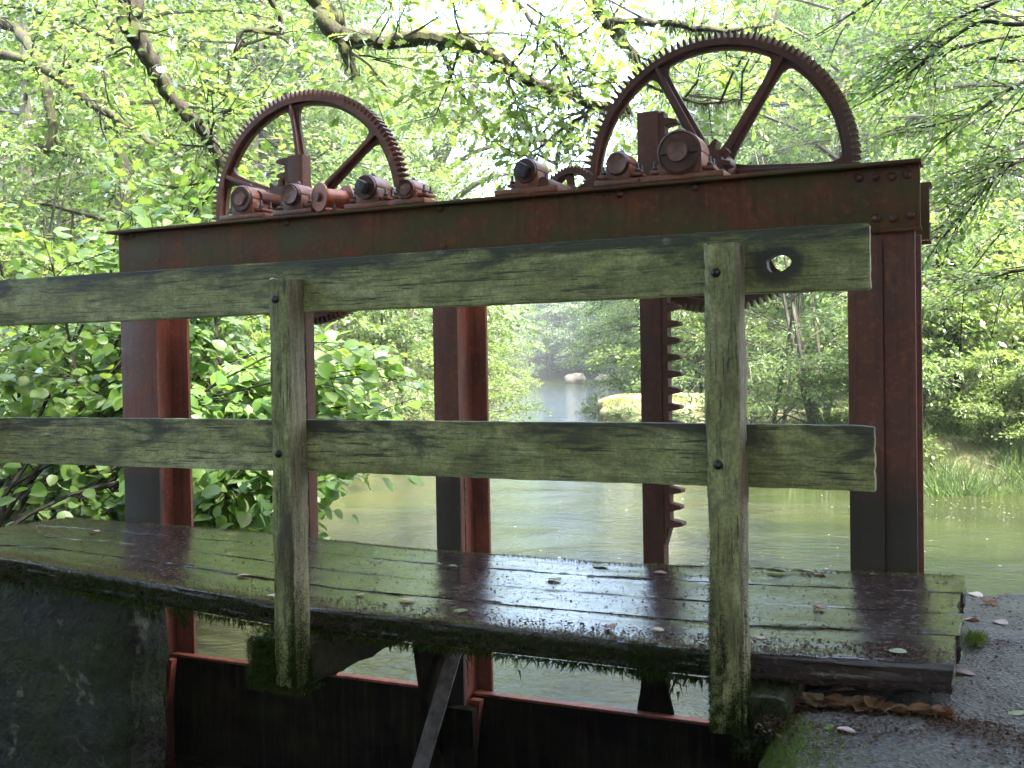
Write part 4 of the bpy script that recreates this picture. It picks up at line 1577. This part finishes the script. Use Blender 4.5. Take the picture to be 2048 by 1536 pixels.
def oak():
    rng = np.random.default_rng(5)
    o = Vector((-8.6, 3.2, -1.2))
    tr = thing('oak_tree', 'mossy oak whose crooked limbs arch down over the sluice from the top left', 'tree', o)
    mb = MB()
    T = [o + Vector((0, 0, -.3)), o + Vector((.1, .1, 1.5)), o + Vector((.5, .3, 3.2)), o + Vector((1.2, .4, 5.0)), o + Vector((2.0, .2, 7.0)), o + Vector((2.6, -.4, 9.5))]
    mb.tube([p - o for p in T], [.42, .34, .30, .25, .19, .05], 14)
    limbs = []

    def limb(pxs, root, radii):
        pts = [Vector(root)] + [at(*q) for q in pxs]
        # smooth resample
        P = [np.array(p) for p in pts]
        out, rr = [], []
        for i in range(len(P) - 1):
            p0, p1, p2, p3 = P[max(i - 1, 0)], P[i], P[i + 1], P[min(i + 2, len(P) - 1)]
            for t in np.linspace(0, 1, 6)[:-1]:
                out.append(.5 * ((2 * p1) + (-p0 + p2) * t + (2 * p0 - 5 * p1 + 4 * p2 - p3) * t * t + (-p0 + 3 * p1 - 3 * p2 + p3) * t ** 3))
                rr.append(radii[i] * (1 - t) + radii[i + 1] * t)
        out.append(P[-1])
        rr.append(radii[-1])
        out = [p + rng.normal(0, .008, 3) for p in out]
        rr = [r * (1 + rng.normal(0, .06)) for r in rr]
        mb.tube([Vector(p) - o for p in out], rr, 9)
        limbs.append((np.array(out), np.array(rr)))

    limb([(185, -60, 5.3), (255, 40, 5.4), (300, 115, 5.5), (330, 180, 5.6), (378, 230, 5.7), (412, 268, 5.8), (436, 318, 5.9), (446, 390, 6.0)], T[3], [.10, .075, .066, .058, .052, .046, .042, .038, .030])
    limb([(575, -60, 6.0), (640, 28, 6.0), (688, 74, 6.0), (760, 80, 6.1), (840, 76, 6.2), (905, 80, 6.3), (960, 96, 6.4), (1010, 128, 6.5), (1060, 165, 6.6), (1115, 180, 6.7), (1180, 208, 6.8), (1262, 222, 6.9)], T[4], [.10, .066, .060, .060, .055, .052, .052, .048, .046, .046, .036, .03, .016])
    limb([(690, 90, 6.0), (695, 120, 6.0), (714, 160, 6.0)], at(684, 70, 6.0), [.05, .045, .035, .018])
    limb([(1090, 182, 6.7), (1112, 205, 6.7)], at(1055, 160, 6.6), [.04, .030, .010])
    limb([(-60, 108, 7.0), (40, 118, 7.0), (110, 150, 7.0), (180, 205, 7.0), (240, 240, 7.0), (310, 288, 7.0), (380, 322, 7.0), (432, 350, 7.0)], T[2], [.07, .045, .04, .036, .036, .030, .025, .018, .008])
    limb([(520, -40, 6.4), (485, 60, 6.4), (462, 130, 6.4), (448, 205, 6.4), (452, 300, 6.5)], T[4] + Vector((.3, .3, .2)), [.05, .024, .022, .018, .013, .005])
    limb([(-30, 40, 8.2), (50, 85, 8.2), (92, 180, 8.2), (105, 250, 8.2), (95, 310, 8.2)], T[2] + Vector((.1, .2, .6)), [.08, .05, .05, .055, .05, .03])
    limb([(150, 125, 7.2), (220, 118, 7.2), (300, 140, 7.2)], at(110, 150, 7.1), [.022, .018, .014, .006])
    limb([(1150, -40, 7.4), (1230, 40, 7.4), (1330, 44, 7.4), (1430, 62, 7.4), (1540, 50, 7.5)], T[5], [.06, .04, .035, .028, .02, .008])
    limb([(1270, 120, 7.4), (1300, 170, 7.5), (1400, 205, 7.5), (1480, 198, 7.5)], at(1232, 42, 7.4), [.022, .018, .014, .010, .004])
    limb([(1190, 215, 7.0), (1130, 270, 7.0), (1110, 330, 7.0)], at(1262, 222, 6.95), [.016, .014, .012, .004])
    limb([(1060, 40, 7.0), (1120, 95, 7.0), (1150, 150, 7.1)], at(980, -60, 7.0), [.02, .016, .012, .005])
    # limbs out of view above that carry the roof of leaves
    for k_ in range(12):
        az = -1.6 + k_ * .14
        b = Vector(T[4]) + (Vector(T[5]) - Vector(T[4])) * rng.random()
        L = 5.5 + 3 * rng.random()
        e = b + Vector((math.cos(az) * L, math.sin(az) * L, -.8 + 2.4 * rng.random()))
        out = [np.array(b + (e - b) * t + Vector((0, 0, .8 * math.sin(t * 3.14)))) for t in np.linspace(0, 1, 7)]
        mb.tube([Vector(p) - o for p in out], [.09 * (1 - t) + .012 for t in np.linspace(0, 1, 7)], 7)
        limbs.append((np.array(out), np.full(7, .05)))
    TP, TD, TL = [], [], []
    for li, (pts, rr) in enumerate(limbs):
        m = len(pts)
        over = m == 7 and li >= 12
        cnt = 26 if over else int(m * .45)
        for _ in range(cnt):
            i = rng.integers(int(m * .25), m)
            p = pts[i] + rng.normal(0, .02, 3)
            t = pts[min(i + 1, m - 1)] - pts[max(i - 1, 0)]
            t = t / (np.linalg.norm(t) + 1e-6)
            d = t * .5 + rng.normal(0, .8, 3)
            d[2] = d[2] * .6 + .1
            d /= np.linalg.norm(d)
            L = (.9 if over else .45) * (.6 + .9 * rng.random())
            p2 = p + d * L
            mb.tube([Vector(p) - o, Vector((p + p2) / 2 + rng.normal(0, .03, 3)) - o, Vector(p2) - o], [.011, .008, .004], 4, False)
            for _ in range(4 if over else 3):
                TP.append(p + d * L * rng.uniform(.35, 1))
                TD.append(d + rng.normal(0, .7, 3))
                TL.append(.32 + .25 * rng.random())
    TP, TD, TL = np.array(TP), unit(np.array(TD)), np.array(TL)
    for p, d, l_ in zip(TP, TD, TL):
        mb.tube([Vector(p) - o, Vector(p + d * l_) - o], [.005, .002], 3, False)
    mb.build('trunk', M['bark'], tr, smooth=True)
    P, D, N, S = spray_leaves(TP, TD, TL, 17, .074, rng, .5, .8, .3)
    blades('crown', P - np.array(o), D, N, S, 'oak', M['lf_oak'], tr)
    # beards of grey lichen and moss hanging from the limbs
    LP = []
    for li, (pts, rr) in enumerate(limbs[:12]):
        k_ = (420, 900, 260, 120, 260, 160, 260, 60, 900, 620, 420, 180)[li]
        i = rng.integers(0, len(pts) - 1, k_)
        f = rng.random(k_)[:, None]
        q = pts[i] * (1 - f) + pts[i + 1] * f
        q[:, 2] -= rr[i] * .8
        q += rng.normal(0, 1, (k_, 3)) * rr[i][:, None] * .5
        LP.append(q)
    LP = np.concatenate(LP)
    D = np.tile([[0, 0, -1.0]], (len(LP), 1)) + rng.normal(0, .35, LP.shape)
    t_ = blades('lichen', LP - np.array(o), D, rng.normal(0, 1, LP.shape), .02 + .08 * rng.random(len(LP)) ** 2, 'tuft', M['lichen'], tr)
    t_['kind'] = 'stuff'


oak()

# tree on the right bank whose long sprays come in from the right edge


def spray_tree():
    rng = np.random.default_rng(15)
    o = Vector((4.6, 5.2, -1.0))
    tr = thing('beech_tree', 'beech with long dark twigs and flat leaf sprays reaching in from the right edge', 'tree', o)
    mb = MB()
    T = [o + Vector((0, 0, -.4)), o + Vector((-.1, .2, 2)), o + Vector((.1, .5, 4.5)), o + Vector((.2, .6, 7.5)), o + Vector((.1, .4, 11))]
    mb.tube([p - o for p in T], [.26, .22, .18, .12, .03], 12)
    TP, TD, TL = [], [], []
    curves = [
        [(2300, -60, 6.6), (2048, -12, 6.4), (1900, 45, 6.4), (1800, 120, 6.4), (1700, 190, 6.5)],
        [(2300, 20, 6.6), (2048, 48, 6.4), (1960, 45, 6.4), (1880, 95, 6.3), (1800, 160, 6.3), (1690, 225, 6.3)],
        [(2300, 40, 7), (2048, 70, 7), (1920, 95, 7), (1830, 140, 7), (1730, 250, 7)],
        [(2300, 90, 7.4), (2048, 120, 7.2), (1960, 118, 7.2), (1850, 160, 7.2), (1740, 215, 7.2)],
        [(2300, 130, 6.2), (2048, 168, 6.0), (1950, 225, 6.0), (1840, 258, 6.0)],
        [(2300, 240, 6.8), (2048, 285, 6.6), (1960, 350, 6.6), (1890, 400, 6.6)],
        [(2300, 270, 6.4), (2048, 322, 6.2), (1990, 355, 6.2), (1930, 430, 6.2), (1880, 480, 6.2)],
        [(2300, 520, 7.2), (2048, 540, 7.2), (1970, 560, 7.2), (1920, 560, 7.2)],
        [(2300, 400, 7.6), (2048, 440, 7.6), (1990, 480, 7.6), (1900, 600, 7.6)],
        [(2300, -200, 6.0), (2048, -150, 6.0), (1850, -60, 6.2), (1700, 30, 6.4), (1600, 90, 6.6)],
        [(2300, 160, 8.0), (2048, 215, 8.0), (1960, 270, 8.0), (1880, 330, 8.0)],
    ]
    allc = []
    for cv in curves:
        pts = [np.array(at(*q)) for q in cv]
        root = np.array(T[2]) if pts[0][2] > 1.5 else np.array(T[1])
        pts = [root] + pts
        out = []
        for i in range(len(pts) - 1):
            p0, p1, p2, p3 = pts[max(i - 1, 0)], pts[i], pts[i + 1], pts[min(i + 2, len(pts) - 1)]
            for t in np.linspace(0, 1, 7)[:-1]:
                out.append(.5 * ((2 * p1) + (-p0 + p2) * t + (2 * p0 - 5 * p1 + 4 * p2 - p3) * t * t + (-p0 + 3 * p1 - 3 * p2 + p3) * t ** 3))
        out = np.array(out)
        mb.tube(out - np.array(o), list(np.interp(np.linspace(0, 1, len(out)), [0, .3, 1], [.035, .014, .003])), 6, False)
        allc.append((out, 24))
    for k_ in range(34):                      # the crown out of view, which shades the sluice
        az = R(198 + k_ * 37.0 % 130)
        b = np.array(T[1] + (T[4] - T[1]) * (.2 + .75 * rng.random()))
        L = 4.2 + 4.2 * rng.random()
        e = b + np.array((math.cos(az) * L, math.sin(az) * L, .4 + 1.6 * rng.random()))
        if e[1] > 2:
            e[2] = max(e[2], .52 * e[1] + 1.2)
        if b[1] > 2:
            b[2] = max(b[2], .5 * b[1] + .8)
        out = np.array([b + (e - b) * t + np.array((0, 0, .7 * math.sin(t * 3.14))) for t in np.linspace(0, 1, 8)])
        mb.tube(out - np.array(o), [.06 * (1 - t) + .006 for t in np.linspace(0, 1, 8)], 6, False)
        allc.append((out, 40))
    for out, cnt in allc:
        m = len(out)
        for _ in range(cnt):
            i = rng.integers(int(m * .3), m)
            t = out[min(i + 1, m - 1)] - out[max(i - 1, 0)]
            t /= np.linalg.norm(t) + 1e-6
            d = t + rng.normal(0, .55, 3)
            d[2] *= .5
            TP.append(out[i] + rng.normal(0, .02, 3))
            TD.append(d)
            TL.append((.40 if cnt == 24 else .7) * (.6 + .7 * rng.random()))
    TP, TD, TL = np.array(TP), unit(np.array(TD)), np.array(TL)
    for p, d, l_ in zip(TP, TD, TL):
        q = p - np.array(o)
        mb.tube([q, q + d * l_ * .5, q + d * l_ - np.array((0, 0, .12 * l_))], [.005, .0035, .0015], 3, False)
    mb.build('trunk', M['twig'], tr, smooth=True)
    P, D, N, S = spray_leaves(TP, TD, TL, 26, .041, rng, .4, .8, .25)
    S = np.where(P[:, 2] > .5 * P[:, 1] + .3, S * 2.1, S)
    blades('crown', P - np.array(o), D, N, S, 'rhomb', M['lf_beech'], tr)


spray_tree()

# ------------------------------------------------------------------ woodland
PROTO = {}


def proto(key, *a_, **kw):
    PROTO[key] = make_tree(*a_, **kw)


proto('alder', 11.0, 3.0, .10, 46, 9, 60, .088, 'rhomb', M['lf_alder'], M['bark_grey'], 101, trunk_r=.17)
proto('ash', 13.0, 3.8, .12, 48, 9, 64, .10, 'narrow', M['lf_ash'], M['bark_grey'], 102, trunk_r=.2, up=.55)
proto('maple', 10.0, 3.4, .06, 46, 9, 60, .088, 'rhomb', M['lf_oak'], M['bark'], 103, trunk_r=.16, taper=.6)
proto('willow', 4.2, 1.9, .05, 40, 9, 40, .085, 'narrow', M['lf_alder'], M['bark_grey'], 104, trunk_r=.09, stems=6, up=.7, twig=.5)
proto('shrub', 2.6, 1.5, .02, 36, 9, 38, .075, 'rhomb', M['lf_ash'], M['twig'], 105, trunk_r=.06, stems=5, up=.5, twig=.45)
proto('tall', 11.5, 4.2, .36, 46, 11, 44, .16, 'rhomb', M['lf_beech'], M['bark'], 107, trunk_r=.2, twig=.9)
proto('far', 15.0, 4.6, .05, 50, 10, 52, .16, 'rhomb', M['lf_far'], M['bark_grey'], 106, trunk_r=.22, twig=1.2)
USED = set()


def plant(key, name, x, y, label, cat, group=None, s=1.0, rz=None, sz=None, dz=-.05, leaf=None):
    t = thing(name, label, cat, (x, y, gz(x, y) + dz), group)
    t.rotation_euler.z = random.uniform(0, 6.28) if rz is None else rz
    t.scale = (s, s, s * (sz or 1))
    for src, nm in zip(PROTO[key], ('trunk', 'crown')):
        if key in USED:
            o = src.copy()
            COL.objects.link(o)
        else:
            o = src
        o.name = nm
        o.parent = t
        if leaf and nm == 'crown':
            o.data = o.data.copy()
            o.data.materials[0] = M[leaf]
    USED.add(key)
    return t


LB = 'leafy broadleaf tree in the dense wood along the left bank'
RB = 'leafy broadleaf tree in the dense wood along the right bank'
FARL = 'hazy green tree in the far wood where the river bends away'
# left bank, nearest first
for (k_, x, y, s) in [
    ('maple', -10.2, 10.2, .85), ('ash', -14.0, 12.0, .8), ('alder', -11.6, 14.5, .9), ('maple', -16.5, 15.0, 1.0),
    ('alder', -13.2, 18.5, .95), ('ash', -18.5, 19.5, 1.0), ('maple', -14.2, 23.5, .9), ('alder', -22.5, 22.0, 1.1),
    ('ash', -17.8, 28.0, .9), ('maple', -24, 29, 1.1), ('alder', -21.5, 34, .9), ('far', -29, 36, .9), ('alder', -26, 41, .9), ('far', -34, 47, 1.0),
    ('ash', -33, 52, .9), ('far', -40, 58, 1.0), ('far', -38, 66, .8), ('far', -20.5, 14.0, .75), ('far', -27, 18.5, .9), ('far', -34, 27, 1.0), ('far', -24, 11.5, .8), ('far', -30, 42, 1.1), ('ash', -25, 33, 1.2), ('maple', -21, 26, 1.2), ('far', -38, 38, 1.2), ('maple', -16.5, 21, 1.15), ('far', -28, 27, 1.2), ('ash', -12.5, 16.5, 1.0), ('far', -17.5, 24.5, 1.15), ('maple', -19.5, 31, 1.25), ('far', -23.5, 37.5, 1.0)]:
    plant(k_, 'broadleaf_tree', x, y, LB, 'tree', 'trees in the wood along the left bank', s)
# right bank
for (k_, x, y, s) in [
    ('ash', 1.2, 17.5, .85), ('alder', -1.2, 19.8, .85), ('maple', 4.8, 15.0, .85), ('ash', -2.8, 22.5, 1.0), ('alder', -5.0, 24.5, .9), ('maple', 1.5, 24.0, 1.1),
    ('far', -1.5, 31, .95), ('ash', -4.6, 33, 1.0), ('alder', -6.9, 38, .8), ('far', -3, 42, 1.1), ('maple', -9.0, 47, .8), ('far', -7, 55, 1.1), ('ash', -13.0, 58, .7), ('far', -11, 68, 1.1), ('maple', -11.3, 38, .9), ('ash', -8.0, 29.5, .85), ('maple', -14.0, 46, 1.0), ('far', -12, 52, 1.1), ('far', -17.0, 60, .9), ('alder', -6.2, 23.0, .75), ('far', -15, 66, 1.1), ('ash', -9.0, 42, 1.2), ('far', -6, 36, 1.0), ('maple', -3.6, 27, 1.1), ('far', 1, 38, 1.1), ('far', 7, 24, .9), ('far', 6, 35, 1.1), ('alder', 7.5, 11.5, .85)]:
    plant(k_, 'broadleaf_tree', x, y, RB, 'tree', 'trees in the wood along the right bank', s)
# far end
for (x, y, s) in [(-21.5, 72, .9), (-25.5, 76, .95), (-30, 80, 1.0), (-35, 84, 1.05), (-41, 88, 1.1), (-19, 80, 1.1), (-24, 86, 1.2), (-30, 91, 1.2), (-37, 95, 1.2), (-48, 95, 1.2), (-28, 74.5, .5), (-23.0, 69.5, .4), (-33, 78.5, .55), (-43, 62, 1.0), (-46, 100, 1.3), (-21, 98, 1.3), (-33, 104, 1.3)]:
    plant('far', 'broadleaf_tree', x, y, FARL, 'tree', 'trees of the far wood at the river bend', s)
# unseen wood behind the viewpoint, its trees added to shade the sluice
for (k_, x, y, s) in [('maple', -2.0, -6.0, 1.0), ('ash', 2.6, -5.5, 1.0), ('maple', 6.4, -1.5, 1.0), ('tall', 3.4, -.4, 1.0), ('tall', .3, -2.6, 1.05), ('tall', 5.8, 1.6, 1.0), ('tall', -4.9, -1.2, 1.0), ('tall', 2.8, -.2, .95), ('alder', -6.2, -7.5, 1.1), ('maple', -10.5, -4.0, 1.0), ('ash', 7.2, 3.0, 1.0), ('far', 1.0, -9.5, 1.0), ('far', 9.5, -5.0, 1.0), ('far', -12, -10, 1.0), ('alder', -12.5, 3.5, 1.0), ('far', -5, -12, 1.0), ('far', 12, 2, 1.1)]:
    plant(k_, 'broadleaf_tree', x, y, 'unseen broadleaf tree added to the wood behind the viewpoint for shade', 'tree', 'unseen shade trees added behind the viewpoint', s)
# waterside bushes
for (k_, x, y, s) in [('shrub', -7.9, 9.6, .9), ('willow', -9.0, 12.2, .8), ('shrub', -9.6, 15.5, 1.0), ('willow', -11.4, 18.6, .9), ('shrub', -11.6, 21.5, 1.0), ('shrub', -13.6, 25.5, 1.2), ('willow', -15.4, 29.5, 1.0), ('shrub', -17.6, 33.8, 1.2), ('willow', -20.2, 40, 1.1), ('shrub', -24, 49, 1.4), ('willow', -29, 60, 1.4), ('shrub', -11.5, 11.5, 1.2), ('shrub', -8.3, 7.4, .95), ('willow', -10.6, 8.6, .85)]:
    plant(k_, 'waterside_bush', x, y, 'green bush at the water edge of the left bank', 'bush', 'bushes along the left water edge', s)
for (k_, x, y, s, lb) in [
    ('willow', -2.75, 13.3, .80, 'many-stemmed bush on the right bank between the rack and the right post'),
    ('willow', -1.75, 13.0, .80, 'many-stemmed bush on the right bank, left of the right column'),
    ('shrub', -.9, 12.6, .62, 'low leafy shrub on the right bank just left of the right column'),
    ('shrub', -4.5, 18.2, 1.0, 'round bush behind the low stone pier'),
    ('shrub', .5, 13.4, .75, 'leafy shrub on the right bank under the thin trunks'),
    ('shrub', .15, 12.3, .42, 'small leafy shrub in the grass close to the right column'),
    ('shrub', 1.0, 12.2, .36, 'smallest leafy shrub in the grass of the right bank'),
    ('shrub', 1.4, 12.9, .6, 'low shrub behind the grass at the right picture edge'),
    ('shrub', -.5, 14.4, .9, 'taller shrub behind the thin trunks on the right bank'),
    ('shrub', -7.6, 25.5, 1.1, 'bush hanging over the far right water edge beyond the pier'),
    ('willow', -9.8, 33.0, 1.2, 'tall bush over the far right water edge')]:
    plant(k_, 'waterside_bush', x, y, lb, 'bush', None, s)

# group of thin trunks right of the right column, and the leaning tree in the sky gap


def polytree(name, label, polys, o, barkm, leafm, tpl, size, per, seed, twl=.5, nleaf=14):
    rng = np.random.default_rng(seed)
    tr = thing(name, label, 'tree', o)
    oo = np.array(o)
    mb = MB()
    TP, TD, TL = [], [], []
    for poly, rad in polys:
        P = [np.array(p) for p in poly]
        out = []
        for i in range(len(P) - 1):
            p0, p1, p2, p3 = P[max(i - 1, 0)], P[i], P[i + 1], P[min(i + 2, len(P) - 1)]
            for t in np.linspace(0, 1, 5)[:-1]:
                out.append(.5 * ((2 * p1) + (-p0 + p2) * t + (2 * p0 - 5 * p1 + 4 * p2 - p3) * t * t + (-p0 + 3 * p1 - 3 * p2 + p3) * t ** 3))
        out.append(P[-1])
        out = np.array(out)
        mb.tube(out - oo, list(np.interp(np.linspace(0, 1, len(out)), [0, 1], rad)), 7)
        for _ in range(per):
            i = rng.integers(int(len(out) * .45), len(out))
            TP.append(out[i])
            d = rng.normal(0, 1, 3)
            d[2] *= .4
            TD.append(d)
            TL.append(twl * (.6 + .8 * rng.random()))
    TP, TD, TL = np.array(TP), unit(np.array(TD)), np.array(TL)
    for p, d, l_ in zip(TP, TD, TL):
        mb.tube([p - oo, p + d * l_ - oo], [.01, .003], 3, False)
    mb.build('trunk', barkm, tr, smooth=True)
    P, D, N, S = spray_leaves(TP, TD, TL, nleaf, size, rng)
    blades('crown', P - oo, D, N, S, tpl, leafm, tr)


for k_, (cv, r0, lb) in enumerate([
    ([(1908, 835, 13), (1898, 740, 13), (1890, 650, 13), (1878, 560, 13), (1872, 440, 13)], .035, 'thin dark sapling trunk right of the right column, left of a close trio'),
    ([(1922, 835, 13.3), (1912, 740, 13.3), (1900, 640, 13.3), (1893, 540, 13.3), (1900, 420, 13.3)], .035, 'thin dark sapling trunk in the middle of the close trio right of the right column'),
    ([(1930, 825, 13.1), (1920, 730, 13.1), (1912, 620, 13.1), (1908, 500, 13.1), (1925, 400, 13.1)], .045, 'thickest sapling trunk of the close trio right of the right column'),
    ([(1986, 830, 14), (1982, 740, 14), (1985, 640, 14), (1995, 520, 14)], .03, 'thin sapling trunk near the right picture edge')]):
    pts = [at(*q) for q in cv]
    pts[0].z = min(pts[0].z, gz(pts[0].x, pts[0].y) - .1)
    polytree('sapling', lb, [(pts, (r0, r0 * .45))], tuple(pts[0]), M['twig'], M['lf_beech'], 'rhomb', .085, 34, 200 + k_, .7, 20)
pb = at(838, 700, 25)
pb.z = gz(pb.x, pb.y) - .2
polytree('leaning_tree', 'leaning grey tree with forked bare limbs standing against the bright sky gap', [
    ([pb, at(858, 500, 25), at(872, 350, 25), at(895, 290, 25), at(922, 235, 25), at(948, 180, 25), at(940, 100, 25)], (.24, .08)),
    ([at(915, 262, 25), at(945, 230, 24.8), at(965, 212, 24.6)], (.10, .05)),
    ([at(862, 358, 25), at(900, 335, 24.8), at(960, 300, 24.6), at(1040, 282, 24.4), at(1082, 275, 24.2)], (.10, .02)),
    ([at(866, 420, 25), at(905, 370, 24.6), at(950, 330, 24.4)], (.06, .02)),
    ([at(864, 440, 25), at(940, 375, 24.2), at(1000, 350, 24.0), at(1070, 345, 23.8)], (.10, .03)),
    ([at(872, 320, 25), at(868, 240, 25), at(880, 180, 25)], (.08, .04))], tuple(pb), M['bark_grey'], M['lf_ash'], 'rhomb', .13, 10, 240, 1.0, 22)

# ------------------------------------------------------------------ grass along the right shore
n = 34000
rng = np.random.default_rng(51)
x = rng.uniform(-2.6, 3.4, n)
y = 10.9 + 2.6 * rng.random(n) ** 1.25
z = ground_z(x, y)
sdv = poly_sd(RIVER, x, y)
ok = sdv > .08
x, y, z, sdv = x[ok], y[ok], z[ok], sdv[ok]
n = len(x)
P = np.stack([x, y, z - .02], 1)
D = rng.normal(0, .55, (n, 3))
D[:, 2] = .9
D[:, 1] -= .35
g_ = blades('grass', P, D, rng.normal(0, .3, (n, 3)) + np.array([[0, -1, .3]]), (.09 + .24 * rng.random(n)) * (.7 + .5 * np.sin(x * 4.1) * np.sin(y * 3.3 + x)), 'blade', M['grass'])
g_['kind'] = 'stuff'
g_['label'] = 'long arching grass on the right river bank'

# ------------------------------------------------------------------ damp air over the river
k = NT('damp_air')
k.t.nodes.remove(k.b)
pv = k.n('ShaderNodeVolumePrincipled')
pv.inputs['Color'].default_value = (.93, .97, 1.0, 1)
pv.inputs['Density'].default_value = .0012
pv.inputs['Anisotropy'].default_value = .3
k.l(pv.outputs[0], k.out.inputs['Volume'])
hz = MB().box(-195, 95, -45, 235, -6, 36).build('haze', k.m)
hz['kind'] = 'stuff'
hz['label'] = 'thin damp haze over the river valley'

# flecks of foam drifting on the river
rng = np.random.default_rng(63)
n = 700
fx, fy = rng.uniform(-4.2, 1.8, n), 4.2 + 6.6 * rng.random(n) ** 1.3
rif = rng.random(n) < .45                          # riffle along the right shore
fx[rif] = rng.uniform(-.9, 2.2, rif.sum())
fy[rif] = 9.4 + 1.35 * rng.random(rif.sum())
ok = poly_sd(RIVER, fx, fy) < -.15
fx, fy, rif = fx[ok], fy[ok], rif[ok]
n = len(fx)
D = np.stack([np.ones(n), rng.normal(0, .25, n), np.zeros(n)], 1)
sz = np.where(rif, .006 + .018 * rng.random(n) ** 2, .008 + .022 * rng.random(n) ** 3)
f_ = blades('foam', np.stack([fx, fy, np.full(n, WZ + .004)], 1), D, np.tile([[0, 0, 1.0]], (n, 1)), sz, 'narrow', M['foam'])
f_['kind'] = 'stuff'
f_['label'] = 'white flecks of foam drifting on the olive river'
